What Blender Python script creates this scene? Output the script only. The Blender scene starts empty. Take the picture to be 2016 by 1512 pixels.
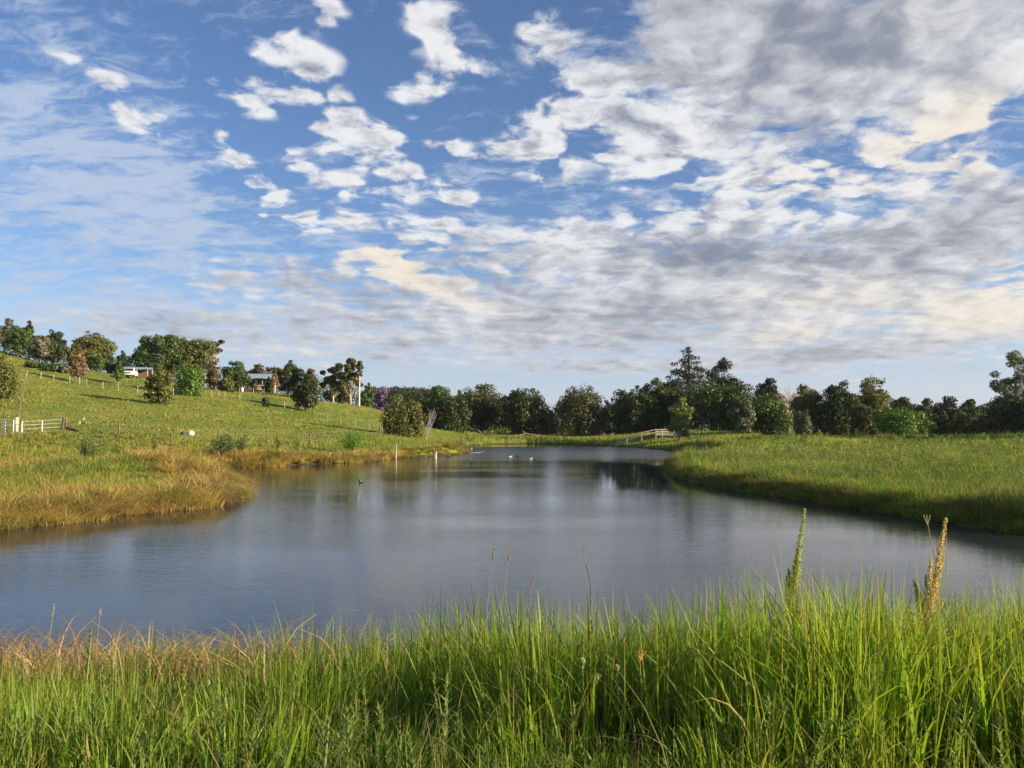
import bpy, math, random
import numpy as np
from mathutils import Vector

# ---------------------------------------------------------------- camera, world, sun, exposure
SC = bpy.context.scene
COL = SC.collection
rng = np.random.default_rng(7)
random.seed(7)
F, CX, CY, HY, CAMZ = 1631.0, 1008.0, 756.0, 840.0, 3.2
PITCH = math.atan((HY - CY) / F)
CP, SP = math.cos(PITCH), math.sin(PITCH)


def ray(px, py):
    x = (px - CX) / F
    z = (CY - py) / F
    return x, CP - z * SP, SP + z * CP


def at(px, py, D):
    x, y, z = ray(px, py)
    t = D / y
    return (x * t, D, CAMZ + z * t)


cam_d = bpy.data.cameras.new('camera')
cam_d.sensor_width = 36.0
cam_d.lens = 36.0 * F / 2016.0
cam_d.clip_start = 0.05
cam_d.clip_end = 20000
cam = bpy.data.objects.new('camera', cam_d)
COL.objects.link(cam)
cam.location = (0, 0, CAMZ)
cam.rotation_euler = (math.pi / 2 + PITCH, 0, 0)
SC.camera = cam

SUN_AZ, SUN_EL = math.radians(106), math.radians(16.5)
SUN_DIR = Vector((math.sin(SUN_AZ) * math.cos(SUN_EL), math.cos(SUN_AZ) * math.cos(SUN_EL), math.sin(SUN_EL)))
sun_d = bpy.data.lights.new('sun', 'SUN')
sun_d.energy = 5.0
sun_d.angle = math.radians(0.6)
sun_d.color = (1.0, 0.80, 0.55)
sun = bpy.data.objects.new('sun', sun_d)
COL.objects.link(sun)
sun.location = (60, 0, 60)
sun.rotation_euler = SUN_DIR.to_track_quat('Z', 'Y').to_euler()

SC.view_settings.view_transform = 'Standard'
SC.view_settings.look = 'None'
EXPOSURE = 1.15
SC.view_settings.exposure = EXPOSURE
SC.view_settings.gamma = 1.0
SC.view_settings.use_curve_mapping = False
SC.cycles.max_bounces = 6
SC.cycles.diffuse_bounces = 2
SC.cycles.glossy_bounces = 3
SC.cycles.transmission_bounces = 4
SC.cycles.transparent_max_bounces = 8
SC.cycles.caustics_reflective = False
SC.cycles.caustics_refractive = False
SC.cycles.use_denoising = True
SC.cycles.use_adaptive_sampling = True
SC.cycles.adaptive_threshold = 0.009
SC.cycles.adaptive_min_samples = 8

WORLD = bpy.data.worlds.new('World')
SC.world = WORLD
WORLD.use_nodes = True
WORLD.cycles.sampling_method = 'MANUAL'
WORLD.cycles.sample_map_resolution = 256


class NT:
    """tiny helper round a node tree"""
    def __init__(self, tree):
        self.t = tree
        tree.nodes.clear()

    def n(self, typ, **kw):
        nd = self.t.nodes.new(typ)
        for k, v in kw.items():
            setattr(nd, k, v)
        return nd

    def put(self, sock, v):
        if isinstance(v, bpy.types.NodeSocket):
            self.t.links.new(v, sock)
        else:
            sock.default_value = v

    def m(self, op, a, b=None, c=None, clamp=False):
        nd = self.n('ShaderNodeMath', operation=op, use_clamp=clamp)
        self.put(nd.inputs[0], a)
        if b is not None:
            self.put(nd.inputs[1], b)
        if c is not None:
            self.put(nd.inputs[2], c)
        return nd.outputs[0]

    def v(self, op, a, b=None, scale=None):
        nd = self.n('ShaderNodeVectorMath', operation=op)
        self.put(nd.inputs[0], a)
        if b is not None:
            self.put(nd.inputs[1], b)
        if scale is not None:
            self.put(nd.inputs['Scale'], scale)
        return nd.outputs['Value'] if op in ('LENGTH', 'DOT_PRODUCT', 'DISTANCE') else nd.outputs['Vector']

    def mix(self, f, a, b, blend='MIX'):
        nd = self.n('ShaderNodeMix', data_type='RGBA', blend_type=blend)
        nd.clamp_factor = True
        self.put(nd.inputs[0], f)
        self.put(nd.inputs[6], a)
        self.put(nd.inputs[7], b)
        return nd.outputs[2]

    def noise(self, vec, scale, detail=4.0, rough=0.55, dist=0.0, color=False, dim='3D'):
        nd = self.n('ShaderNodeTexNoise', noise_dimensions=dim)
        self.put(nd.inputs['Vector'], vec)
        nd.inputs['Scale'].default_value = scale
        nd.inputs['Detail'].default_value = detail
        nd.inputs['Roughness'].default_value = rough
        nd.inputs['Distortion'].default_value = dist
        return nd.outputs['Color'] if color else nd.outputs['Fac']

    def step(self, x, lo, hi, a=0.0, b=1.0):
        nd = self.n('ShaderNodeMapRange', interpolation_type='SMOOTHSTEP')
        self.put(nd.inputs[0], x)
        nd.inputs[1].default_value = lo
        nd.inputs[2].default_value = hi
        nd.inputs[3].default_value = a
        nd.inputs[4].default_value = b
        return nd.outputs[0]

    def comb(self, x, y, z=0.0):
        nd = self.n('ShaderNodeCombineXYZ')
        self.put(nd.inputs[0], x)
        self.put(nd.inputs[1], y)
        self.put(nd.inputs[2], z)
        return nd.outputs[0]


def rgb(r, g, b):
    return (r, g, b, 1.0)


SKY_STRENGTH = 0.06


def build_world():
    T = NT(WORLD.node_tree)
    out = T.n('ShaderNodeOutputWorld')
    sky = T.n('ShaderNodeTexSky', sky_type='NISHITA')
    sky.sun_disc = False
    sky.sun_elevation = SUN_EL
    sky.sun_rotation = SUN_AZ
    sky.altitude = 50
    sky.air_density = 1.0
    sky.dust_density = 0.1
    sky.ozone_density = 3.0
    d = T.n('ShaderNodeTexCoord').outputs['Generated']
    sep = T.n('ShaderNodeSeparateXYZ')
    T.put(sep.inputs[0], d)
    x, y, z = sep.outputs
    az = T.m('ARCTAN2', x, y)
    el = T.m('ARCSINE', z)
    P0 = T.comb(az, el, 0.0)
    zz = T.m('ADD', T.m('MAXIMUM', z, 0.0), 0.17)
    q = T.comb(T.m('DIVIDE', x, zz), T.m('DIVIDE', y, zz), 0.0)
    # domain warp so that no cloud keeps a smooth outline
    wq = T.noise(q, 4.2, 3.0, 0.6, color=True, dim='2D')
    wv = T.v('SUBTRACT', wq, (0.5, 0.5, 0.5))
    P = T.v('ADD', P0, T.v('MULTIPLY', wv, (0.075, 0.042, 0.0)))
    qw = T.v('ADD', q, T.v('SCALE', wv, scale=0.10))
    f1 = T.noise(qw, 8.0, 7.0, 0.64, dim='2D')
    sdir = T.v('ADD', qw, (0.04, -0.035, 0.0))
    f2 = T.noise(sdir, 8.0, 4.0, 0.60, dim='2D')
    streak_q = T.v('MULTIPLY', T.v('ADD', q, T.v('SCALE', wv, scale=0.14)), (1.0, 1.9, 1.0))
    f3 = T.noise(streak_q, 5.0, 6.0, 0.70, dim='2D')
    sp = T.n('ShaderNodeSeparateXYZ')
    T.put(sp.inputs[0], P)
    pa, pe = sp.outputs[0], sp.outputs[1]
    lin = T.comb(pa, pe, 1.0)
    quad = T.comb(T.m('MULTIPLY', pa, pa), T.m('MULTIPLY', pa, pe), T.m('MULTIPLY', pe, pe))
    last = [None]

    def blob_sum(T, lin, quad, lst):
        """sum of soft elliptical cloud masses, each at its own bearing and height above the horizon"""
        acc = None
        for (px, py, sx, sy, rot, w) in lst:
            rx, ry, rz = ray(px, py)
            a = math.atan2(rx, ry)
            e = math.asin(rz / math.sqrt(rx * rx + ry * ry + rz * rz))
            c, s = math.cos(math.radians(rot)), math.sin(math.radians(rot))
            ix, iy = (F / sx) ** 2, (F / sy) ** 2
            A = c * c * ix + s * s * iy
            B = 2 * c * s * (ix - iy)
            C = s * s * ix + c * c * iy
            vl = lin
            if last[0] is not None:   # one cloud after the other (keeps the shader stack small)
                ma = T.n('ShaderNodeVectorMath', operation='MULTIPLY_ADD')
                T.put(ma.inputs[0], last[0])
                ma.inputs[1].default_value = (1e-9, 1e-9, 0)
                T.put(ma.inputs[2], lin)
                vl = ma.outputs[0]
            d1 = T.v('DOT_PRODUCT', vl, (2 * A * a + B * e, 2 * C * e + B * a, -(A * a * a + B * a * e + C * e * e)))
            d2 = T.v('DOT_PRODUCT', quad, (-A, -B, -C))
            g = T.m('EXPONENT', T.m('ADD', d1, d2))
            acc = T.m('MULTIPLY', g, w) if acc is None else T.m('MULTIPLY_ADD', g, w, acc)
            last[0] = acc
        return acc

    white = [(575, 105, 85, 42, -20, 1.0), (500, 178, 52, 36, -20, 1.05), (595, 197, 42, 15, 0, .8), (655, 250, 55, 32, 5, 1.0),
             (735, 268, 52, 26, 0, .95), (632, 14, 34, 22, 0, .9), (868, 60, 62, 44, -30, .95), (905, 135, 85, 28, -5, .85),
             (1090, 88, 55, 40, -30, .95), (1195, 165, 52, 36, 0, .95), (1165, 212, 80, 30, -15, .9), (1035, 245, 52, 36, 0, 1.0),
             (1085, 312, 60, 48, 0, 1.1), (930, 295, 90, 22, -10, .95), (815, 180, 46, 22, 0, .8), (770, 325, 115, 22, -10, .95),
             (725, 375, 120, 22, -6, .9), (576, 330, 28, 20, 0, .95), (900, 387, 42, 20, 0, .9), (655, 432, 70, 22, 0, .9),
             (850, 452, 80, 20, 0, .8), (1330, 240, 95, 60, 0, .9), (1300, 300, 100, 30, 8, .9), (1480, 345, 130, 50, 0, .6),
             (205, 150, 30, 13, 0, .8), (270, 235, 70, 28, -10, .75), (535, 372, 44, 24, -25, .8), (540, 412, 30, 16, 0, .8),
             (470, 315, 55, 22, 0, .6), (1228, 345, 32, 26, 0, .9), (1450, 430, 170, 34, -6, .5), (1125, 475, 60, 34, 0, .8),
             (840, 245, 36, 18, 0, .6), (425, 155, 26, 14, 0, .7), (130, 110, 50, 18, -15, .6), (670, 205, 30, 20, 0, .55),
             (450, 262, 34, 18, 0, .6), (1320, 430, 150, 24, 0, .35), (1700, 380, 120, 40, 10, .4)]
    grey = [(1560, 130, 300, 110, -4, 1.0), (1760, 55, 300, 80, 0, .9), (1400, 45, 140, 60, 0, .9), (1930, 120, 160, 80, 0, 1.0),
            (1330, 500, 300, 66, 0, .68), (1080, 500, 230, 60, 0, .58), (560, 545, 180, 50, -6, .62), (1700, 500, 300, 56, 8, .62),
            (1930, 470, 200, 55, 10, .95), (1180, 600, 350, 45, 0, .55), (1880, 390, 120, 40, 10, .7), (1500, 260, 160, 50, 10, .35),
            (880, 600, 240, 50, -10, .25), (250, 610, 260, 30, 2, .35), (1050, 690, 420, 40, 0, .38), (1700, 710, 330, 26, 4, .55),
            (450, 690, 300, 35, 0, .22), (1550, 560, 300, 40, 0, .5), (1150, 630, 520, 50, 0, .42), (300, 545, 200, 26, 0, .3), (1650, 640, 300, 34, 3, .4), (980, 668, 700, 16, 0, .5), (480, 628, 320, 16, 2, .45), (1600, 694, 420, 15, 3, .6),
            (1250, 722, 420, 10, 0, .45), (780, 706, 320, 12, -1, .4), (1780, 745, 320, 10, 2, .4), (350, 660, 260, 12, 0, .35)]
    warm = [(845, 556, 98, 19, -24, 1.6), (762, 523, 56, 19, -10, 1.4), (935, 597, 56, 13, -14, 1.0), (1890, 215, 60, 46, 25, 1.1), (1760, 315, 110, 44, 18, .45),
            (1840, 55, 100, 46, 0, .35), (1945, 615, 110, 36, 4, 1.4), (1640, 583, 170, 32, 2, .7), (1555, 655, 90, 16, 4, .8),
            (1930, 180, 90, 40, 30, .3), (1560, 330, 110, 34, 14, .25), (1900, 330, 60, 24, 15, .5)]
    thin = [(95, 200, 170, 90, -20, .85), (80, 20, 150, 50, -10, .8), (300, 110, 120, 70, 15, .45), (60, 300, 190, 80, -12, .8),
            (320, 335, 110, 55, -8, .9), (150, 480, 260, 60, -4, .8), (380, 470, 140, 40, -6, .6), (200, 400, 260, 50, -6, .6),
            (200, 590, 380, 46, 0, .6), (700, 460, 300, 50, 0, .5), (950, 680, 700, 60, 0, .7), (1500, 420, 500, 120, 0, .55),
            (1250, 100, 120, 90, 0, .35), (1700, 700, 420, 50, 3, .7), (1100, 380, 300, 60, 0, .4), (400, 680, 420, 50, 0, .5),
            (1950, 300, 120, 120, 0, .35), (760, 20, 260, 24, 0, .3),
            (500, 640, 600, 60, 0, .75), (1400, 640, 600, 70, 0, .8), (1000, 740, 1300, 45, 0, .7)]
    # everywhere: the same broken cloud deck goes on beyond the frame
    broad = T.step(T.noise(q, 0.9, 2.0, 0.5, dim='2D'), 0.42, 0.66)
    f4 = T.noise(qw, 2.6, 5.0, 0.58, dim='2D')
    vo = T.n('ShaderNodeTexVoronoi', voronoi_dimensions='2D', feature='SMOOTH_F1')
    T.put(vo.inputs['Vector'], T.v('ADD', qw, T.v('SCALE', wv, scale=0.12)))
    vo.inputs['Scale'].default_value = 10.5
    vo.inputs['Smoothness'].default_value = 0.35
    puff = T.m('SUBTRACT', 0.46, vo.outputs['Distance'])
    inframe = T.step(T.m('ABSOLUTE', az), 0.55, 0.95)
    hi = T.step(el, 0.50, 0.75)
    beyond = T.m('MAXIMUM', inframe, hi)
    gen = T.m('MULTIPLY', broad, T.m('MULTIPLY_ADD', beyond, 0.75, 0.08))
    genh = T.m('MULTIPLY', gen, 0.5)
    lit0 = T.m('SUBTRACT', f1, f2)
    calm = T.step(el, 0.03, 0.24, 0.48, 1.0)
    f1c, f3c, f4c = T.m('MULTIPLY_ADD', puff, 0.50, T.m('SUBTRACT', f1, 0.5)), T.m('SUBTRACT', f3, 0.5), T.m('SUBTRACT', f4, 0.5)
    f1c, f4c, lit0 = T.m('MULTIPLY', f1c, calm), T.m('MULTIPLY', f4c, calm), T.m('MULTIPLY', lit0, calm)
    low = T.m('MULTIPLY', T.step(el, 0.22, 0.02, 0.0, 0.72), T.m('MULTIPLY_ADD', f3, 2.4, -.25))
    # the clear sky: a little bluer than the model gives at this sun height
    base = T.mix(1.0, sky.outputs[0], rgb(.84, .94, 1.13), 'MULTIPLY')
    K = 1.35 / SKY_STRENGTH / 2 ** EXPOSURE
    c_white = rgb(.625 * K, .635 * K, .655 * K)
    c_warm = rgb(.70 * K, .62 * K, .50 * K)
    c_grey = rgb(.17 * K, .196 * K, .256 * K)
    c_thin = rgb(.385 * K, .455 * K, .575 * K)

    shared = dict(lin=('V', lin), quad=('V', quad), genh=('F', genh), f1c=('F', f1c), f3c=('F', f3c), f4c=('F', f4c), lit0=('F', lit0), low=('F', low), base=('C', base))
    KIND = {'V': 'NodeSocketVector', 'F': 'NodeSocketFloat', 'C': 'NodeSocketColor'}
    W_T = T

    def patch(W, G, M, H):
        """one part of the sky, from the cloud masses that reach into it; a node group of its own"""
        tree = bpy.data.node_groups.new('sky_patch', 'ShaderNodeTree')
        for k, (kd, _) in shared.items():
            tree.interface.new_socket(k, in_out='INPUT', socket_type=KIND[kd])
        tree.interface.new_socket('Background', in_out='OUTPUT', socket_type='NodeSocketShader')
        T = NT(tree)
        gi, go = T.n('NodeGroupInput'), T.n('NodeGroupOutput')
        I = {k: gi.outputs[k] for k in shared}
        T.t.links.new(fill_patch(T, I, W, G, M, H), go.inputs[0])
        gn = W_T.n('ShaderNodeGroup')
        gn.node_tree = tree
        for k, (_, so) in shared.items():
            W_T.put(gn.inputs[k], so)
        return gn.outputs[0]

    def fill_patch(T, I, W, G, M, H):
        genh, f1c, f3c, f4c, lit0, low, base = (I[k] for k in ('genh', 'f1c', 'f3c', 'f4c', 'lit0', 'low', 'base'))

        def add(a, b):
            return b if a is None else (a if b is None else T.m('ADD', a, b))

        def blobs(lst):
            return blob_sum(T, I['lin'], I['quad'], lst)
        last[0] = None
        aw, ag, am, at_ = add(blobs(W), genh), add(blobs(G), genh), blobs(M), blobs(H)
        tot = add(T.m('ADD', aw, ag), am)
        gfac = T.m('DIVIDE', ag, T.m('ADD', tot, 0.12))
        amp = T.m('MULTIPLY_ADD', gfac, -1.7, 3.0)
        dens = T.m('MULTIPLY_ADD', f1c, amp, tot)
        body = T.m('MULTIPLY', T.step(dens, 0.26, 1.02), T.step(tot, 0.12, 0.46))
        thd = T.m('MULTIPLY_ADD', f3c, 3.4, T.m('MULTIPLY', at_, .8) if at_ else 0.0)
        veil = T.m('MULTIPLY', T.step(thd, 0.24, 1.25), 0.85)
        veil = T.m('MAXIMUM', veil, low)
        # side towards the sun bright, deep parts grey
        gs = T.m('ADD', T.m('MULTIPLY_ADD', gfac, .74, -0.10), T.m('MULTIPLY', T.step(dens, 0.50, 1.45), T.m('MULTIPLY_ADD', gfac, -.24, .36)))
        gs = T.m('MULTIPLY_ADD', f4c, T.m('MULTIPLY_ADD', gfac, -1.6, -.7), gs)
        gs = T.m('MULTIPLY_ADD', lit0, T.m('MULTIPLY_ADD', gfac, 2.0, -3.0), gs)
        gs = T.step(gs, -.12, 1.30)
        c1 = c_white
        if am:
            wfac = T.m('DIVIDE', am, T.m('ADD', tot, 0.10), clamp=True)
            c1 = T.mix(wfac, c_white, c_warm)
            gs = T.m('MULTIPLY', gs, T.m('MULTIPLY_ADD', wfac, -0.75, 1.0))
        c = T.mix(body, T.mix(veil, base, c_thin), T.mix(gs, c1, c_grey))
        bg = T.n('ShaderNodeBackground')
        bg.inputs['Strength'].default_value = SKY_STRENGTH
        T.put(bg.inputs['Color'], c)
        return bg.outputs[0]

    def keep(lst, r):
        res = []
        for bl in lst:
            px, py, sx, sy, rot, w = bl
            rx, ry, rz = ray(px, py)
            a = math.atan2(rx, ry)
            e = math.asin(rz / math.sqrt(rx * rx + ry * ry + rz * rz))
            c, s = abs(math.cos(math.radians(rot))), abs(math.sin(math.radians(rot)))
            ex, ey = 2.5 * math.hypot(c * sx, s * sy) / F + .03, 2.5 * math.hypot(s * sx, c * sy) / F + .02
            if a + ex > r[0] and a - ex < r[1] and e + ey > r[2] and e - ey < r[3]:
                res.append(bl)
        return res

    def split(a0, a1, e0, e1, acuts, ecuts):
        """the sky is looked up bearing by bearing so that each ray only weighs the clouds near it"""
        ms = None
        if acuts:
            k = acuts[len(acuts) // 2]
            i = acuts.index(k)
            lo, hi_ = split(a0, k, e0, e1, acuts[:i], ecuts), split(k, a1, e0, e1, acuts[i + 1:], ecuts)
            fac = T.m('GREATER_THAN', az, k)
        elif ecuts and a0 > -5 and a1 < 5:
            k = ecuts[len(ecuts) // 2]
            i = ecuts.index(k)
            lo, hi_ = split(a0, a1, e0, k, [], ecuts[:i]), split(a0, a1, k, e1, [], ecuts[i + 1:])
            fac = T.m('GREATER_THAN', el, k)
        else:
            r = (a0, a1, e0, e1)
            return patch(keep(white, r), keep(grey, r), keep(warm, r), keep(thin, r))
        ms = T.n('ShaderNodeMixShader')
        T.put(ms.inputs[0], fac)
        T.t.links.new(lo, ms.inputs[1])
        T.t.links.new(hi_, ms.inputs[2])
        return ms.outputs[0]

    T.t.links.new(split(-9, 9, -9, 9, [-.95, -.22, .04, .26, .95], [.23]), out.inputs[0])


build_world()

# ---------------------------------------------------------------- helpers
def tag(o, label=None, cat=None, group=None, kind=None):
    if label:
        o['label'] = label
    if cat:
        o['category'] = cat
    if group:
        o['group'] = group
    if kind:
        o['kind'] = kind
    return o


def link(o, parent=None):
    COL.objects.link(o)
    if parent is not None:
        o.parent = parent
    return o


def empty(name, loc, rz=0.0):
    o = bpy.data.objects.new(name, None)
    o.empty_display_size = 0.3
    o.location = loc
    o.rotation_euler = (0, 0, rz)
    return link(o)


def big_mesh(name, V, Fc, mat, parent=None, col=None, smooth=False):
    """uniform faces (m,k) from numpy arrays, colours per vertex"""
    V = np.ascontiguousarray(V, dtype=np.float32)
    Fc = np.ascontiguousarray(Fc, dtype=np.int32)
    m, k = Fc.shape
    me = bpy.data.meshes.new(name)
    me.vertices.add(len(V))
    me.vertices.foreach_set('co', V.ravel())
    me.loops.add(m * k)
    me.loops.foreach_set('vertex_index', Fc.ravel())
    me.polygons.add(m)
    me.polygons.foreach_set('loop_start', np.arange(0, m * k, k, dtype=np.int32))
    me.polygons.foreach_set('loop_total', np.full(m, k, dtype=np.int32))
    if smooth:
        me.polygons.foreach_set('use_smooth', np.ones(m, dtype=bool))
    if col is not None:
        at_ = me.attributes.new('tint', 'FLOAT_COLOR', 'POINT')
        c4 = np.ones((len(V), 4), dtype=np.float32)
        c4[:, :3] = col
        at_.data.foreach_set('color', c4.ravel())
    me.update(calc_edges=True)
    me.materials.append(mat)
    return link(bpy.data.objects.new(name, me), parent)


class MB:
    """collects boxes, tubes and prisms for ONE mesh object"""
    def __init__(self):
        self.v, self.f = [], []

    def add(self, vs, fs):
        b = len(self.v)
        self.v += [tuple(p) for p in vs]
        self.f += [tuple(b + i for i in f) for f in fs]
        return self

    def box(self, c, s, rz=0.0):
        cx, cy, cz = c
        hx, hy, hz = s[0] / 2, s[1] / 2, s[2] / 2
        ca, sa = math.cos(rz), math.sin(rz)
        vs = []
        for dz in (-hz, hz):
            for dx, dy in ((-hx, -hy), (hx, -hy), (hx, hy), (-hx, hy)):
                vs.append((cx + dx * ca - dy * sa, cy + dx * sa + dy * ca, cz + dz))
        return self.add(vs, [(3, 2, 1, 0), (4, 5, 6, 7), (0, 1, 5, 4), (1, 2, 6, 5), (2, 3, 7, 6), (3, 0, 4, 7)])

    def bar(self, a, b, w, h=None):
        """square bar between two points"""
        return self.tube([a, b], [w / 2 * 1.414, w / 2 * 1.414], 4, math.pi / 4)

    def tube(self, pts, rad, n=7, ph=0.0, cap=True):
        pts = [Vector(p) for p in pts]
        b = len(self.v)
        fs = []
        for i, p in enumerate(pts):
            d = (pts[min(i + 1, len(pts) - 1)] - pts[max(i - 1, 0)]).normalized()
            u = d.cross(Vector((0, 0, 1)) if abs(d.z) < 0.9 else Vector((0, 1, 0))).normalized()
            w = d.cross(u)
            for k in range(n):
                a = 2 * math.pi * k / n + ph
                self.v.append(tuple(p + (u * math.cos(a) + w * math.sin(a)) * rad[i]))
        for i in range(len(pts) - 1):
            for k in range(n):
                fs.append((b + i * n + k, b + i * n + (k + 1) % n, b + (i + 1) * n + (k + 1) % n, b + (i + 1) * n + k))
        if cap:
            fs.append(tuple(b + k for k in range(n))[::-1])
            fs.append(tuple(b + (len(pts) - 1) * n + k for k in range(n)))
        self.f += fs
        return self

    def ball(self, c, r, nu=10, nv=7, sc=(1, 1, 1), rough=0.0):
        b = len(self.v)
        for j in range(nv + 1):
            t = math.pi * j / nv
            for i in range(nu):
                a = 2 * math.pi * i / nu
                q = 1 + (random.uniform(-rough, rough) if 0 < j < nv else 0)
                self.v.append((c[0] + r * sc[0] * q * math.sin(t) * math.cos(a), c[1] + r * sc[1] * q * math.sin(t) * math.sin(a), c[2] + r * sc[2] * q * math.cos(t)))
        for j in range(nv):
            for i in range(nu):
                self.f.append((b + j * nu + i, b + (j + 1) * nu + i, b + (j + 1) * nu + (i + 1) % nu, b + j * nu + (i + 1) % nu))
        return self

    def prism(self, prof, y0, y1):
        """profile of (x,z) points extruded along y"""
        n = len(prof)
        vs = [(x, y0, z) for x, z in prof] + [(x, y1, z) for x, z in prof]
        fs = [tuple(range(n)), tuple(range(2 * n - 1, n - 1, -1))] + [(i, i + n, (i + 1) % n + n, (i + 1) % n) for i in range(n)]
        return self.add(vs, fs)

    def build(self, name, mat, parent=None, smooth=False, bevel=0.0):
        me = bpy.data.meshes.new(name)
        me.from_pydata(self.v, [], self.f)
        me.update()
        import bmesh
        bm = bmesh.new()
        bm.from_mesh(me)
        bmesh.ops.recalc_face_normals(bm, faces=bm.faces)
        bm.to_mesh(me)
        bm.free()
        me.materials.append(mat)
        if smooth:
            me.polygons.foreach_set('use_smooth', np.ones(len(me.polygons), dtype=bool))
        o = link(bpy.data.objects.new(name, me), parent)
        if bevel:
            md = o.modifiers.new('bevel', 'BEVEL')
            md.width = bevel
            md.segments = 2
            md.limit_method = 'ANGLE'
        return o


_tab = rng.random((256, 256))


def vnoise(x, y, s):
    """smooth value noise 0..1, feature size s metres"""
    u, v = np.asarray(x) / s + 57.3, np.asarray(y) / s + 31.7
    iu, iv = np.floor(u).astype(int), np.floor(v).astype(int)
    fu, fv = u - iu, v - iv
    fu, fv = fu * fu * (3 - 2 * fu), fv * fv * (3 - 2 * fv)
    a = _tab[iu % 256, iv % 256]
    b = _tab[(iu + 1) % 256, iv % 256]
    c = _tab[iu % 256, (iv + 1) % 256]
    d = _tab[(iu + 1) % 256, (iv + 1) % 256]
    return (a * (1 - fu) + b * fu) * (1 - fv) + (c * (1 - fu) + d * fu) * fv


def sstep(x, lo, hi):
    t = np.clip((x - lo) / (hi - lo), 0, 1)
    return t * t * (3 - 2 * t)


# ---------------------------------------------------------------- terrain
def wl(px, py):
    """point of the water line seen at a pixel"""
    x, y, z = ray(px, py)
    t = -CAMZ / z
    return (x * t, y * t)


POND = np.array([(-60, 11.5), (-24, 11), (-14, 10.2), (-8, 9.6), (-4, 9.2), (0, 8.8), (4, 8.6), (8, 8.8), (13, 9.2), (22, 9.5), (40, 12), (34, 17), (22, 20.5),
                 wl(2016, 1052), wl(1900, 1035), wl(1800, 1020), wl(1600, 988), wl(1450, 966), wl(1370, 951), wl(1332, 940), wl(1318, 922),
                 wl(1325, 908), (18.0, 86), (23, 93), (24.5, 99), wl(1335, 889), wl(1270, 883), wl(1200, 878), wl(1120, 874.5), wl(1040, 873.5), wl(965, 874.5),
                 wl(935, 878), (-8.2, 124), (-8.6, 114), wl(926, 890), wl(905, 895), wl(860, 898), wl(800, 901), wl(762, 903), wl(745, 907), wl(690, 911), wl(600, 915), wl(520, 919),
                 (-23.5, 64), (-23.5, 57), (-20, 50), wl(468, 962), wl(466, 975), wl(455, 988), wl(400, 1000), wl(330, 1006), wl(250, 1012), wl(160, 1026), wl(80, 1034), wl(0, 1042), (-26, 25), (-60, 24)])

CTRL = []
for px, py, D in [(0, 856, 74), (-150, 850, 74), (60, 851, 75), (125, 850, 75), (235, 857, 71), (340, 868, 72), (200, 905, 46), (60, 920, 40), (-150, 930, 36), (350, 930, 42), (420, 890, 60),
                  (530, 866, 86), (610, 871, 88), (700, 880, 86), (45, 742, 130), (0, 705, 165), (-200, 690, 150), (-200, 780, 105), (280, 792, 115), (155, 754, 140), (255, 743, 150),
                  (430, 772, 160), (490, 775, 190), (540, 774, 190), (600, 809, 140), (680, 800, 175), (740, 806, 168), (745, 852, 102), (640, 838, 114), (400, 822, 100),
                  (200, 822, 95), (60, 805, 98), (0, 690, 215), (100, 722, 205), (330, 757, 205), (380, 765, 160), (-300, 640, 230), (200, 748, 230),
                  (520, 790, 230), (700, 815, 215), (790, 857, 105), (870, 875, 112), (925, 884, 112), (850, 858, 140), (1000, 861, 166), (900, 858, 172), (1140, 861, 168), (1200, 863, 160),
                  (1291, 857, 141), (1240, 868, 138), (1400, 868, 108), (1450, 862, 122), (1340, 876, 112), (1700, 861, 118), (1990, 859, 112), (2300, 858, 112), (1600, 862, 130), (1900, 858, 150), (1360, 857, 180),
                  (1700, 856, 190), (2200, 856, 200)]:
    CTRL.append(at(px, py, D))
CTRL += [(16, 68, .58), (13.5, 50, .62), (15.5, 40, .64), (19, 34, .66), (24, 28, .64), (45, 50, .62), (35, 70, .66), (60, 80, .8), (30, 90, .7), (22, 78, .52), (40, 20, .6), (17.5, 31, .66),
         (-18, 31, .55), (-15.5, 36, .55), (-24, 30, .60), (-16.5, 41, .55), (-25, 50, .7), (-27, 66, .75), (-20, 73, .6), (-14.5, 84, .55), (-30, 40, .8),
         (-150, 330, 14), (-60, 330, 7), (40, 330, 4), (200, 330, 4), (-330, 330, 30), (330, 250, 4), (120, 120, 2.2), (120, 60, 1.5), (90, 25, 1.2), (-90, 40, 6), (-140, 100, 20), (-230, 180, 38),
         (-60, 10, 2), (50, 5, 1.2), (0, -40, 2), (-60, -60, 3), (60, -60, 2)]
CTRL = np.array(CTRL, float)


def _phi(r2):
    return 0.5 * r2 * np.log(r2 + 1e-9)


_cs = CTRL[:, :2] / 100.0
_n = len(_cs)
_A = np.zeros((_n + 3, _n + 3))
_A[:_n, :_n] = _phi(((_cs[:, None] - _cs[None]) ** 2).sum(-1)) + np.eye(_n) * 2e-4
_A[:_n, _n] = 1
_A[:_n, _n + 1:] = _cs
_A[_n, :_n] = 1
_A[_n + 1:, :_n] = _cs.T
_W = np.linalg.solve(_A, np.concatenate([CTRL[:, 2], [0, 0, 0]]))


def pond_sd(x, y):
    """signed distance to the pond outline, negative in the water"""
    x, y = np.asarray(x, float), np.asarray(y, float)
    best = np.full(x.shape, 1e9)
    inside = np.zeros(x.shape, bool)
    n = len(POND)
    for i in range(n):
        ax, ay = POND[i]
        bx, by = POND[(i + 1) % n]
        dx, dy = bx - ax, by - ay
        t = np.clip(((x - ax) * dx + (y - ay) * dy) / (dx * dx + dy * dy), 0, 1)
        best = np.minimum(best, (x - ax - t * dx) ** 2 + (y - ay - t * dy) ** 2)
        c = (ay > y) != (by > y)
        if dy != 0:
            inside ^= c & (x < dx * (y - ay) / dy + ax)
    s = np.sqrt(best)
    return np.where(inside, -s, s)


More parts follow.
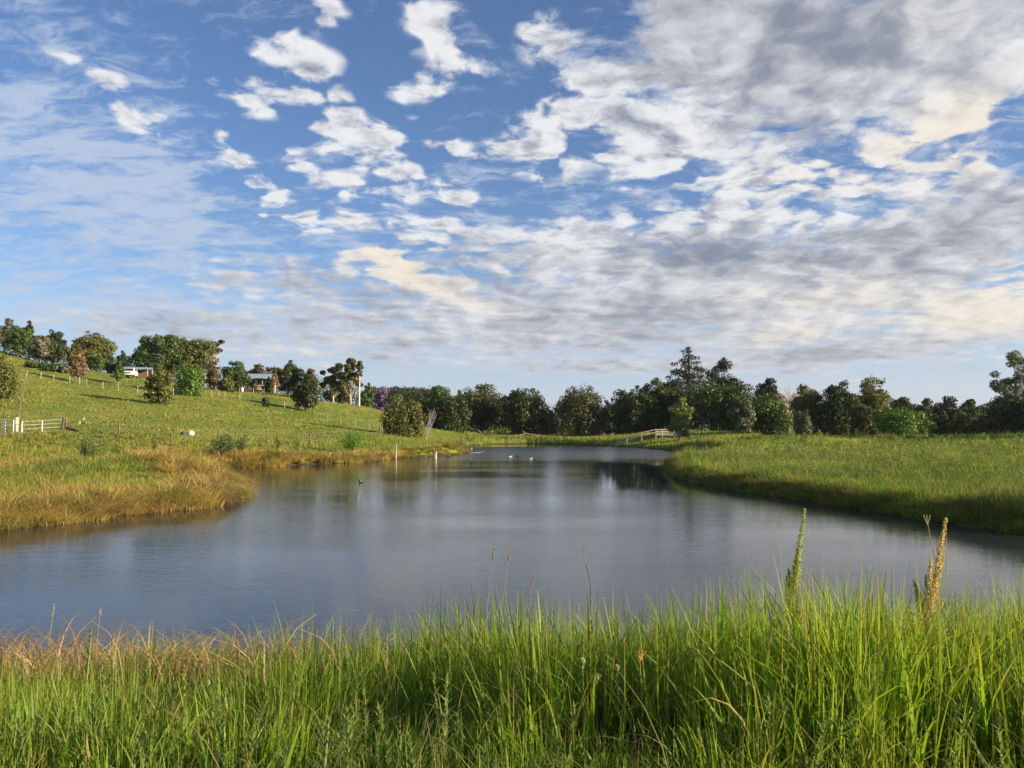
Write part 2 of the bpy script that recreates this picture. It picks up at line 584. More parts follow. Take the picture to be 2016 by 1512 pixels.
def gz(x, y):
    shp = np.shape(x)
    x, y = np.atleast_1d(np.asarray(x, float)).ravel(), np.atleast_1d(np.asarray(y, float)).ravel()
    z = np.empty(len(x))
    for i in range(0, len(x), 60000):
        sl = slice(i, i + 60000)
        xc, yc = np.clip(x[sl], -330, 330) / 100.0, np.clip(y[sl], -60, 330) / 100.0
        r2 = (xc[:, None] - _cs[None, :, 0]) ** 2 + (yc[:, None] - _cs[None, :, 1]) ** 2
        z[sl] = _phi(r2) @ _W[:_n] + _W[_n] + xc * _W[_n + 1] + yc * _W[_n + 2]
    far = sstep(np.hypot(x, y), 260, 600)
    z = z * (1 - far) + 2.0 * far
    z = np.maximum(z, 0.32)
    # the near bank on which the camera stands
    near = np.clip(1.62 - 0.285 * np.maximum(y - 3.6, 0), 0.18, 1.62) + 0.06 * (vnoise(x, y, 1.3) - 0.5)
    wn = (1 - sstep(np.abs(x), 22, 45)) * (1 - sstep(y, 10, 14))
    z = z * (1 - wn) + near * wn
    z = z + (vnoise(x, y, 2.2) - 0.5) * 0.14 * (1 - wn) + (vnoise(x, y, 9.0) - 0.5) * 0.25 * sstep(np.hypot(x, y), 60, 90) * (1 - wn)
    d = pond_sd(x, y)
    rise = np.where(wn > 0.5, 2.2, 1.05)
    bank = np.where(d < 0, np.maximum(-0.9, 0.5 * d), 0.22 * np.clip(d / 0.35, 0, 1))
    k = sstep(d, 0.2, rise)
    z = bank * (1 - k) + z * k
    return z.reshape(shp) if shp else float(z[0])


def gpt(px, D, py=840):
    """ground point straight under a pixel column at distance D"""
    x, y, _ = ray(px, py)
    x = x * D / y
    return (x, D, gz(x, D))


def gpix(px, py, d0=10.0, d1=260.0):
    """where the line of sight through a pixel meets the ground"""
    D = np.linspace(d0, d1, 2500)
    x, y, z = ray(px, py)
    X, Z = x / y * D, CAMZ + z / y * D
    below = np.nonzero(Z <= np.maximum(gz(X, D), 0))[0]
    i = below[0] if len(below) else len(D) - 1
    return (float(X[i]), float(D[i]), float(max(gz(X[i], D[i]), 0)))


# ---------------------------------------------------------------- materials
MATS = {}


def mat_new(name):
    m = bpy.data.materials.new(name)
    m.use_nodes = True
    MATS[name] = m
    T = NT(m.node_tree)
    out = T.n('ShaderNodeOutputMaterial')
    return m, T, out


def principled(T, out, color, rough=0.8, spec=0.3, metallic=0.0, bump=None, bstr=0.3, bdist=0.02):
    b = T.n('ShaderNodeBsdfPrincipled')
    T.put(b.inputs['Base Color'], color)
    T.put(b.inputs['Roughness'], rough)
    b.inputs['Specular IOR Level'].default_value = spec
    b.inputs['Metallic'].default_value = metallic
    if bump is not None:
        bn = T.n('ShaderNodeBump')
        bn.inputs['Strength'].default_value = bstr
        bn.inputs['Distance'].default_value = bdist
        T.put(bn.inputs['Height'], bump)
        T.t.links.new(bn.outputs[0], b.inputs['Normal'])
    T.t.links.new(b.outputs[0], out.inputs[0])
    return b


def leafy(name, trans=0.35, gloss=0.06, rough=0.45):
    """thin plant tissue: colour from the tint attribute, light passing through"""
    m, T, out = mat_new(name)
    a = T.n('ShaderNodeAttribute', attribute_name='tint').outputs['Color']
    geo = T.n('ShaderNodeNewGeometry')
    nz = T.noise(geo.outputs['Position'], 14.0, 2.0)
    c = T.mix(1.0, a, T.mix(nz, rgb(.75, .75, .75), rgb(1.22, 1.22, 1.22)), 'MULTIPLY')
    df = T.n('ShaderNodeBsdfDiffuse')
    tr = T.n('ShaderNodeBsdfTranslucent')
    gl = T.n('ShaderNodeBsdfGlossy')
    gl.inputs['Roughness'].default_value = rough
    gl.inputs['Color'].default_value = rgb(.8, .8, .8)
    T.put(df.inputs[0], c)
    T.put(tr.inputs[0], T.mix(1.0, c, rgb(1.15, 1.2, .55), 'MULTIPLY'))
    m1 = T.n('ShaderNodeMixShader')
    m1.inputs[0].default_value = trans
    T.t.links.new(df.outputs[0], m1.inputs[1])
    T.t.links.new(tr.outputs[0], m1.inputs[2])
    m2 = T.n('ShaderNodeMixShader')
    m2.inputs[0].default_value = gloss
    T.t.links.new(m1.outputs[0], m2.inputs[1])
    T.t.links.new(gl.outputs[0], m2.inputs[2])
    T.t.links.new(m2.outputs[0], out.inputs[0])
    return m


GRASS = leafy('grass_blade', 0.46, 0.025, .55)
LEAF = leafy('tree_leaf', 0.25, 0.03, 0.5)


def simple(name, c1, c2, scale=6.0, rough=0.8, spec=0.25, metallic=0.0, stretch=(1, 1, 1), bstr=0.3):
    m, T, out = mat_new(name)
    tc = T.n('ShaderNodeTexCoord').outputs['Object']
    v = T.v('MULTIPLY', tc, stretch)
    nz = T.noise(v, scale, 6.0, 0.6)
    c = T.mix(T.step(nz, 0.32, 0.68), rgb(*c1), rgb(*c2))
    principled(T, out, c, rough, spec, metallic, nz, bstr)
    return m


BARK = simple('bark_brown', (.06, .045, .033), (.15, .12, .09), 5, .9, .1, 0, (1, 1, .3), .6)
BARK_PALE = simple('bark_pale', (.42, .33, .24), (.62, .54, .44), 3, .8, .1, 0, (1, 1, .4), .3)
BARK_GREY = simple('bark_grey', (.22, .20, .18), (.38, .36, .33), 5, .9, .1, 0, (1, 1, .3), .4)
TIMBER = simple('weathered_timber', (.36, .31, .26), (.58, .53, .46), 9, .85, .15, 0, (1, 1, .25), .4)
POST_DULL = simple('dull_split_post', (.30, .26, .20), (.46, .41, .33), 9, .85, .15, 0, (1, 1, .2), .3)
POSTWOOD = simple('old_post_timber', (.10, .075, .05), (.24, .19, .14), 12, .9, .1, 0, (1, 1, .2), .5)
PALEPOST = simple('pale_split_post', (.50, .44, .34), (.70, .64, .52), 9, .85, .15, 0, (1, 1, .2), .3)
WHITE = simple('white_paint', (.72, .70, .64), (.84, .82, .77), 8, .5, .4)
WIRE = simple('galvanised_wire', (.30, .30, .30), (.45, .45, .44), 20, .5, .5, .6)
ROOF_GREY = simple('grey_iron_roof', (.36, .37, .40), (.50, .51, .54), 3, .5, .4, .2)
ROOF_BLUE = simple('blue_grey_iron_roof', (.26, .36, .42), (.36, .46, .52), 3, .5, .4, .2)
WALL_CREAM = simple('cream_weatherboard', (.62, .52, .38), (.72, .62, .48), 4, .8, .2, 0, (1, 1, 6), .2)
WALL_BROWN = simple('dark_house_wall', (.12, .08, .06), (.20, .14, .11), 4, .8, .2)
GLASS = simple('window_glass', (.015, .018, .022), (.03, .035, .04), 2, .08, .6)
CARWHITE = simple('white_car_paint', (.74, .73, .70), (.82, .81, .78), 2, .25, .5)
RUBBER = simple('black_rubber', (.015, .015, .015), (.03, .03, .03), 20, .85, .2)
CHROME = simple('chrome_trim', (.5, .5, .5), (.7, .7, .7), 10, .25, .5, .8)
LAMPGLASS = simple('headlamp_glass', (.6, .6, .62), (.8, .8, .82), 10, .1, .6)
TANK = simple('green_tank_plastic', (.02, .06, .05), (.04, .10, .08), 4, .5, .4)
STONE_PALE = simple('pale_stone', (.52, .42, .28), (.72, .64, .48), 4, .9, .15, 0, (1, 1, 1), .6)
STONE_DARK = simple('dark_stone', (.05, .045, .045), (.13, .12, .12), 5, .9, .15, 0, (1, 1, 1), .6)
DUCKDARK = simple('dark_feathers', (.02, .018, .016), (.07, .055, .045), 30, .8, .2)
DUCKWHITE = simple('white_feathers', (.6, .6, .58), (.78, .78, .75), 30, .8, .2)
BILL = simple('bird_bill', (.10, .08, .04), (.25, .18, .06), 20, .5, .3)
TRACK = simple('sandy_track_earth', (.30, .20, .12), (.46, .33, .20), 1.5, .95, .1)


def ground_material():
    m, T, out = mat_new('pasture_ground')
    pos = T.n('ShaderNodeNewGeometry').outputs['Position']
    sep = T.n('ShaderNodeSeparateXYZ')
    T.put(sep.inputs[0], pos)
    n1 = T.noise(pos, 0.035, 5, .6)
    n2 = T.noise(T.v('MULTIPLY', pos, (1, .55, 1)), 0.35, 6, .65)
    n3 = T.noise(T.v('MULTIPLY', pos, (1.0, .5, 1)), 2.6, 5, .7)
    g1 = rgb(.145, .205, .030)
    g2 = rgb(.235, .265, .050)
    g3 = rgb(.38, .29, .10)
    c = T.mix(T.step(n1, .38, .62), g1, g2)
    c = T.mix(T.m('MULTIPLY', T.step(n2, .50, .68), .75), c, g3)
    c = T.mix(T.step(n3, .40, .66), c, T.mix(1.0, c, rgb(.52, .60, .5), 'MULTIPLY'))
    # bare wet earth only close to the water
    mud = T.mix(n3, rgb(.035, .026, .018), rgb(.10, .075, .05))
    c = T.mix(T.step(sep.outputs[2], .26, .12), c, mud)
    b = T.m('ADD', T.m('MULTIPLY', n3, 1.0), T.m('MULTIPLY', n2, 1.5))
    principled(T, out, c, .95, .05, 0, b, .8, .25)
    return m


def water_material():
    m, T, out = mat_new('pond_water')
    pos = T.n('ShaderNodeNewGeometry').outputs['Position']
    sep = T.n('ShaderNodeSeparateXYZ')
    T.put(sep.inputs[0], pos)
    x, y, z = sep.outputs
    r1 = T.noise(T.v('MULTIPLY', pos, (1.0, 1.9, 1)), 5.5, 3, .55, .4)
    r2 = T.noise(T.v('MULTIPLY', pos, (.8, 1.6, 1)), 1.5, 2, .5, .3)
    r3 = T.noise(T.v('MULTIPLY', pos, (1.0, 2.2, 1)), 17.0, 2, .5)
    hgt = T.m('ADD', T.m('MULTIPLY', r1, .0042), T.m('ADD', T.m('MULTIPLY', r2, .0056), T.m('MULTIPLY', r3, .0010)))
    # breeze: cat's paws in the open, calm under the far bank and in the lee of the grassy point
    paw = T.step(T.noise(T.v('MULTIPLY', pos, (.6, 1.4, 1)), .11, 3, .5), .36, .62, .55, 1.25)
    wob = T.m('MULTIPLY', T.m('SUBTRACT', T.noise(pos, .16, 2, .5), .5), 9.0)
    calm_far = T.m('MULTIPLY', T.step(T.m('ADD', y, wob), 128.0, 136.0, 1.0, .06), T.step(T.m('ADD', y, wob), 72.0, 100.0, 1.0, 4.0))
    edge = T.m('ADD', T.m('SUBTRACT', x, T.m('MULTIPLY', T.m('SUBTRACT', y, 58.0), .10)), T.m('MULTIPLY', wob, .35))
    lee = T.m('MULTIPLY', T.step(edge, 3.6, 7.2), T.m('MULTIPLY', T.step(y, 32.0, 46.0), T.step(y, 80.0, 71.0)))
    calm_lee = T.m('MULTIPLY_ADD', lee, -.93, 1.0)
    left = T.m('MULTIPLY', T.step(x, -8.0, -15.0), T.step(y, 20.0, 30.0))
    calm_left = T.m('MULTIPLY_ADD', left, -.55, 1.0)
    st = T.m('MULTIPLY', paw, T.m('MULTIPLY', calm_far, T.m('MULTIPLY', calm_lee, calm_left)))
    hgt = T.m('MULTIPLY', hgt, st)
    b = T.n('ShaderNodeBsdfPrincipled')
    b.inputs['Base Color'].default_value = rgb(.022, .029, .036)
    far_rough = T.m('MULTIPLY', T.step(T.m('ADD', y, wob), 55.0, 105.0, 0.0, .17), T.step(T.m('ADD', y, wob), 136.0, 128.0))
    rough = T.m('MULTIPLY_ADD', T.m('MULTIPLY', far_rough, calm_lee), 1.0, .03)
    T.put(b.inputs['Roughness'], rough)
    b.inputs['IOR'].default_value = 1.333
    bn = T.n('ShaderNodeBump')
    bn.inputs['Strength'].default_value = 1.0
    bn.inputs['Distance'].default_value = 1.0
    T.put(bn.inputs['Height'], hgt)
    T.t.links.new(bn.outputs[0], b.inputs['Normal'])
    T.t.links.new(b.outputs[0], out.inputs[0])
    return m


GROUND, WATER = ground_material(), water_material()

# ---------------------------------------------------------------- ground and water
def axis(segs):
    out = []
    for a, b, step in segs:
        out += list(np.arange(a, b, step))
    out.append(segs[-1][1])
    return np.array(out)


gx = axis([(-4500, -1200, 1100), (-1200, -340, 120), (-340, -130, 10), (-130, -32, 2.2), (-32, 32, .5), (32, 130, 2.2), (130, 340, 10), (340, 1200, 120), (1200, 4500, 1100)])
gy = axis([(-1500, -200, 260), (-200, -20, 20), (-20, 0, 2.5), (0, 110, .55), (110, 175, .8), (175, 340, 4), (340, 1000, 60), (1000, 5000, 1000)])
GXX, GYY = np.meshgrid(gx, gy)
GZZ = gz(GXX, GYY)
nx, ny = len(gx), len(gy)
V = np.stack([GXX.ravel(), GYY.ravel(), GZZ.ravel()], 1)
idx = np.arange(nx * ny).reshape(ny, nx)
Fq = np.stack([idx[:-1, :-1].ravel(), idx[:-1, 1:].ravel(), idx[1:, 1:].ravel(), idx[1:, :-1].ravel()], 1)
tag(big_mesh('ground', V, Fq, GROUND, smooth=True), kind='structure')

w = MB()
w.add([(-70, 4, 0), (60, 4, 0), (60, 175, 0), (-70, 175, 0)], [(0, 1, 2, 3)])
tag(w.build('pond_water', WATER), kind='structure')


# ---------------------------------------------------------------- grass
def blades(name, base, h, wd, az, lean, col, S=3, droop=0.35, tip=None, face=None):
    n = len(base)
    t = np.linspace(0, 1, S + 1)
    if face is None:
        face = rng.random(n) * math.pi * 2
    side = np.stack([np.cos(face), np.sin(face), np.zeros(n)], 1)
    ld = np.stack([np.cos(az), np.sin(az)], 1)
    V = np.empty((n, S + 1, 2, 3), np.float32)
    for k, tk in enumerate(t):
        c = base.copy()
        c[:, :2] += ld * (lean * h * tk ** 1.9)[:, None]
        c[:, 2] += h * tk * (1 - droop * lean * tk * tk)
        hw = 0.5 * wd * (1 - 0.93 * tk ** 2.2)
        V[:, k, 0] = c - side * hw[:, None]
        V[:, k, 1] = c + side * hw[:, None]
    b = np.arange(n)[:, None] * (2 * (S + 1)) + np.arange(S)[None] * 2
    Fc = np.stack([b, b + 1, b + 3, b + 2], -1).reshape(-1, 4)
    C = np.repeat(col[:, None, :], 2 * (S + 1), 1)
    if tip is not None:
        ww = np.repeat(np.clip((t - .55) / .45, 0, 1), 2)[None, :, None]
        C = C * (1 - ww) + tip[:, None, :] * ww
    return V.reshape(-1, 3), Fc, C.reshape(-1, 3)


def join(parts):
    Vs, Fs, Cs, o = [], [], [], 0
    for v, f, c in parts:
        Vs.append(v)
        Fs.append(f + o)
        Cs.append(c)
        o += len(v)
    return np.concatenate(Vs), np.concatenate(Fs), np.concatenate(Cs)


def jit(n, s):
    return (1 + (rng.random((n, 1)) - .5) * s) * (1 + (rng.random((n, 3)) - .5) * s * .4)


def lerp(a, b, t):
    return np.asarray(a)[None] * (1 - t[:, None]) + np.asarray(b)[None] * t[:, None]


def near_grass():
    parts = []
    # tall green blades in tufts
    nt = 1500
    ty = 1.6 + 7.9 * rng.random(nt)
    tx = (rng.random(nt) * 2 - 1) * (ty * .74 + .9)
    uu = tx / ty
    lowpatch = np.maximum(sstep(vnoise(tx, ty, 1.6), .60, .8) * (1 - sstep(ty, 4.4, 5.4)), (1 - sstep(np.abs(uu + .02), .22, .34)) * (1 - sstep(ty, 3.5, 4.3)))
    lowpatch = np.maximum(lowpatch, .8 * sstep(uu, .1, .25) * (1 - sstep(ty, 3.2, 3.9)))
    dry = (1 - sstep(tx / (ty + .1), -.34, -.14)) * sstep(ty, 5.6, 6.4)
    k = 46
    x = (tx[:, None] + rng.normal(0, .13, (nt, k))).ravel()
    y = (ty[:, None] + rng.normal(0, .13, (nt, k))).ravel()
    tn = np.repeat(np.arange(nt), k)
    ok = (pond_sd(x, y) > -.35) & (y > 1.4)
    x, y, tn = x[ok], y[ok], tn[ok]
    n = len(x)
    z = np.maximum(gz(x, y), -.05)
    u = x / (y + .1)
    H = .58 + .44 * sstep(u, -.40, .02) + .06 * sstep(u, .1, .5)
    H = H * (.82 + .36 * vnoise(x, y, .9))
    H = np.where(dry[tn] > .35, (.60 + .5 * vnoise(x, y, .7)) * (.72 + .28 * sstep(u, -.62, -.34)), H) * (1 - .58 * lowpatch[tn])
    H = H * (1 - .30 * (1 - sstep(y, 3.0, 4.4)))
    h = H * (.50 + .58 * rng.random(n))
    az = np.arctan2(y - ty[tn], x - tx[tn]) + rng.normal(0, .7, n)
    lean = np.abs(rng.normal(.20, .26, n))
    dm = dry[tn] * (rng.random(n) < .42)
    lean = np.where(dm > .5, np.abs(rng.normal(.55, .25, n)), lean)
    bx = x + 0
    hue = rng.random(n)
    tuft = rng.random(nt)[tn]
    gcol = lerp((.09, .190, .014), (.30, .42, .032), np.clip(.25 * hue + .55 * tuft + .25 * sstep(u, -.2, .5), 0, 1))
    dcol = lerp((.56, .41, .19), (.40, .33, .11), hue)
    col = np.where((dm > .5)[:, None], dcol, gcol) * jit(n, .45)
    rdry = rng.random(n) < .05
    col[rdry] = lerp((.40, .28, .12), (.30, .25, .08), rng.random(rdry.sum()))
    tipc = np.where((rng.random(n) < .22)[:, None], np.array([[.34, .26, .09]]), col)
    wd = (.0060 + .018 * rng.random(n) ** 4) * (1 + .25 * (h > .8))
    broad = rng.random(n) < .17
    wd = np.where(broad, .016 + .010 * rng.random(n), wd)
    h = np.where(broad, h * .85, h)
    parts.append(blades('g', np.stack([bx, y, z], 1), h, wd, az, lean, col, 6, tip=tipc))
    # short mixed undergrowth
    n = 42000
    y = 1.5 + 7.6 * rng.random(n)
    x = (rng.random(n) * 2 - 1) * (y * .74 + .8)
    ok = pond_sd(x, y) > -.1
    x, y = x[ok], y[ok]
    n = len(x)
    z = gz(x, y)
    h = .14 + .30 * rng.random(n) ** 1.4
    p = vnoise(x, y, .8)
    col = lerp((.075, .135, .016), (.30, .24, .075), sstep(p + .35 * (rng.random(n) - .5) + .25 * (1 - sstep(y, 3.0, 4.4)), .55, .95)) * jit(n, .5)
    parts.append(blades('u', np.stack([x, y, z], 1), h, .004 + .005 * rng.random(n), rng.random(n) * 6.28, .15 + .7 * rng.random(n), col, 4))
    # matted dry straw at the water's edge
    n = 5500
    y = 5.9 + 3.4 * rng.random(n)
    x = -.8 - 6.6 * rng.random(n)
    ok = (pond_sd(x, y) > -.7) & (rng.random(n) < .25 + .75 * (1 - sstep(x / y, -.40, -.12)))
    x, y = x[ok], y[ok]
    n = len(x)
    z = np.maximum(gz(x, y), 0.0) + .12 + .45 * rng.random(n)
    col = lerp((.52, .37, .17), (.28, .20, .09), rng.random(n)) * jit(n, .5)
    parts.append(blades('m', np.stack([x, y, z], 1), .30 + .45 * rng.random(n), .006 + .006 * rng.random(n), rng.random(n) * 6.28, .8 + .7 * rng.random(n), col, 5, droop=.55))
    # thin dead stalks lying through it at all angles
    n = 650
    y = 2.4 + 6.2 * rng.random(n)
    x = (rng.random(n) * 2 - 1) * (y * .72 + .6)
    ok = pond_sd(x, y) > 0
    x, y = x[ok], y[ok]
    n = len(x)
    z = gz(x, y) + .25 * rng.random(n)
    parts.append(blades('d', np.stack([x, y, z], 1), .25 + .5 * rng.random(n), np.full(n, .0035), rng.random(n) * 6.28, .3 + 1.1 * rng.random(n), lerp((.50, .40, .20), (.36, .24, .12), rng.random(n)), 5, droop=.5))
    # soft leafy weeds low between the blades
    m = 260
    y = 2.5 + 3.6 * rng.random(m)
    x = (rng.random(m) * 2 - 1) * (y * .70 + .4)
    k = 44
    hh = (.22 + .30 * rng.random(m))
    t = np.tile(np.linspace(.1, 1, k), (m, 1))
    a = np.tile(np.arange(k) * 2.4, (m, 1)) + rng.random((m, 1)) * 6
    tilt = rng.normal(0, .12, (m, 2))
    bx, by = x[:, None] + tilt[:, :1] * t * hh[:, None], y[:, None] + tilt[:, 1:] * t * hh[:, None]
    bz = gz(x, y)[:, None] + hh[:, None] * t
    col = np.repeat(lerp((.11, .18, .045), (.24, .31, .08), rng.random(m)), k, 0) * jit(m * k, .35)
    ln = (.065 * (1.2 - .6 * t) * (.7 + .6 * rng.random((m, k)))).ravel()
    parts.append(blades('w', np.stack([bx.ravel(), by.ravel(), bz.ravel()], 1), ln, .009 + .004 * rng.random(m * k), a.ravel(), .6 + .5 * rng.random(m * k), col, 3, droop=.3, face=a.ravel() + 1.57))
    V, Fc, C = join(parts)
    o = big_mesh('foreground_grass', V, Fc, GRASS, col=C)
    tag(o, 'tall green grass with dry straw along the bank in front of the water', 'grass', kind='stuff')


def polar(n, u0, u1, D0, D1, p=1.0):
    """points spread evenly as seen: lateral angle u = x/y, distance D"""
    t = rng.random(n)
    if p == 1.0:
        D = D0 * (D1 / D0) ** t
    else:
        D = (D0 ** (1 - p) + t * (D1 ** (1 - p) - D0 ** (1 - p))) ** (1 / (1 - p))
    u = u0 + (u1 - u0) * rng.random(n)
    return u * D, D


def side_of(x, y):
    return x


def tussocks(x, y, k, rad, hgt, cols, wscale=.00062, S=3, droop=.5, out=.55, base_lean=.12):
    """clumps of k blades round centres: tallest in the middle, falling outwards"""
    n = len(x)
    r = rad[:, None] * np.sqrt(rng.random((n, k)))
    a = rng.random((n, k)) * 6.283
    bx, by = x[:, None] + r * np.cos(a) * .55, y[:, None] + r * np.sin(a) * .55
    rel = r / rad[:, None]
    h = hgt[:, None] * (1.05 - .35 * rel) * (.65 + .55 * rng.random((n, k)))
    lean = base_lean + out * rel + .25 * rng.random((n, k))
    az = a + rng.normal(0, .5, (n, k))
    yy = np.repeat(y, k)
    wd = np.maximum(.010, wscale * yy) * (.6 + .8 * rng.random(n * k))
    col = np.repeat(cols, k, 0) * jit(n * k, .45)
    bz = np.repeat(gz(x, y), k)
    return blades('t', np.stack([bx.ravel(), by.ravel(), bz - .03], 1), h.ravel(), wd, az.ravel(), lean.ravel(), col, S, droop=droop)


def right_field():
    parts = []
    n = 120000
    x, y = polar(n, .10, .74, 19, 126, 1.35)
    d = pond_sd(x, y)
    ok = (d > -.12) & (x > 9)
    x, y, d = x[ok], y[ok], d[ok]
    n = len(x)
    p1, p2, p3 = vnoise(x, y, 7.0), vnoise(x, y, 2.2), vnoise(x, y, 17.0)
    z = gz(x, y)
    tall = sstep(p2, .5, .9) * sstep(p1, .35, .7)
    h = (.24 + .34 * p1 + .50 * tall) * (.55 + .8 * rng.random(n))
    edge = sstep(d, 0, 1.2)
    h *= .75 + .25 * edge
    wd = np.maximum(.010, .00060 * y) * (.6 + .8 * rng.random(n))
    a = lerp((.080, .150, .016), (.27, .35, .042), sstep(p3 * .45 + p1 * .55 + .22 * (rng.random(n) - .5), .36, .62))
    b = lerp((.13, .17, .06), (.20, .22, .085), rng.random(n))
    col = np.where((tall + .5 * rng.random(n) > .75)[:, None], b, a)
    straw = rng.random(n) < (.03 + .10 * (vnoise(x + 90, y, 5.0) > .62))
    col[straw] = lerp((.40, .29, .11), (.46, .32, .10), rng.random(straw.sum()))
    col = col * jit(n, .4)
    az = rng.random(n) * 6.28
    parts.append(blades('r', np.stack([x, y, z - .02], 1), h, wd, az, .12 + .5 * rng.random(n), col, 2))
    # clumps of taller grass and weeds give the field its lumpy top
    m = 1700
    x, y = polar(m, .10, .72, 22, 112, 1.3)
    ok = (pond_sd(x, y) > .3) & (x > 10)
    x, y = x[ok], y[ok]
    m = len(x)
    q = rng.random(m)
    cols = np.where((q < .40)[:, None], lerp((.15, .23, .028), (.30, .35, .05), rng.random(m)), lerp((.11, .15, .055), (.22, .24, .10), rng.random(m)))
    cols = np.where((q > .90)[:, None], lerp((.40, .29, .12), (.32, .20, .09), rng.random(m)), cols)
    parts.append(tussocks(x, y, 44, .35 + .5 * rng.random(m), (.36 + .62 * rng.random(m) ** 1.8) * (.6 + .7 * vnoise(x, y, 6.0)), cols, out=.40, S=2))
    # rank fringe hanging over the edge of the point
    x, y, d = edge_points([wl(2016, 1052), wl(1900, 1035), wl(1800, 1020), wl(1600, 988), wl(1450, 966), wl(1370, 951), wl(1332, 940), wl(1318, 922), wl(1325, 908), (18.0, 86)], 560, 1.0)
    m = len(x)
    cols = lerp((.11, .17, .03), (.24, .27, .05), rng.random(m))
    cols = np.where((rng.random(m) < .2)[:, None], lerp((.26, .18, .09), (.34, .24, .09), rng.random(m)), cols)
    parts.append(tussocks(x, y, 80, .4 + .4 * rng.random(m), (.36 + .50 * rng.random(m)) * (.5 + 1.0 * vnoise(x, y, 2.6)), cols, wscale=.0005, out=.95, S=3, droop=.6))
    V, Fc, C = join(parts)
    tag(big_mesh('field_grass', V, Fc, GRASS, col=C), 'rank green grass covering the low point beyond the water', 'grass', kind='stuff')
    # leafy weeds standing in the field: small leaves up thin stems
    m = 3000
    x, y = polar(m, .12, .72, 23, 112, 1.25)
    ok = (pond_sd(x, y) > .1) & (x > 10.5) & (vnoise(x, y, 6.0) > .36)
    x, y = x[ok], y[ok]
    m = len(x)
    k = 46
    hh = (.42 + .95 * rng.random(m) ** 2.4) * (.75 + .25 * sstep(pond_sd(x, y), 0, 2))
    t = rng.random((m, k))
    lx = x[:, None] + rng.normal(0, .20, (m, k)) * (1.3 - t)
    ly = y[:, None] + rng.normal(0, .20, (m, k)) * (1.3 - t)
    lz = gz(x, y)[:, None] + hh[:, None] * (.1 + .9 * t)
    c = lerp((.060, .105, .026), (.25, .30, .080), rng.random(m) ** 1.3)
    c = np.repeat(c[:, None], k, 1).reshape(-1, 3) * jit(m * k, .4)
    pos = np.stack([lx.ravel(), ly.ravel(), lz.ravel()], 1)
    V, Fc, C = leafquads(pos, rng.normal(0, 1, (m * k, 3)), np.repeat(np.maximum(.05, .0017 * y), k) * (.7 + .6 * rng.random(m * k)), .5, c)
    tag(big_mesh('field_weeds', V, Fc, GRASS, col=C), 'grey green leafy weeds scattered through the field grass', 'weeds', kind='stuff')


def leafquads(pos, nrm, size, aspect, col):
    n = len(pos)
    nrm = nrm / (np.linalg.norm(nrm, axis=1, keepdims=True) + 1e-9)
    r = rng.normal(0, 1, (n, 3))
    t = np.cross(nrm, r)
    t /= np.linalg.norm(t, axis=1, keepdims=True) + 1e-9
    b = np.cross(nrm, t)
    s = size[:, None] * .5
    bend = nrm * s * .25
    V = np.stack([pos - t * s, pos - b * s * aspect + bend, pos + t * s, pos + b * s * aspect + bend], 1).reshape(-1, 3)
    Fc = np.arange(4 * n).reshape(n, 4)
    return V, Fc, np.repeat(col, 4, 0)


def edge_points(line, n, depth):
    """points scattered along a stretch of shore, as evenly as the eye sees them"""
    P = np.array(line)
    seg = np.hypot(*(P[1:] - P[:-1]).T) / (.5 * (P[1:, 1] + P[:-1, 1])) ** .7
    i = rng.choice(len(seg), n * 3, p=seg / seg.sum())
    t = rng.random((n * 3, 1))
    p = P[i] * (1 - t) + P[i + 1] * t + (rng.random((n * 3, 2)) - .5) * 2 * depth
    d = pond_sd(p[:, 0], p[:, 1])
    ok = np.nonzero((d > -.12) & (d < depth))[0][:n]
    return p[ok, 0], p[ok, 1], d[ok]


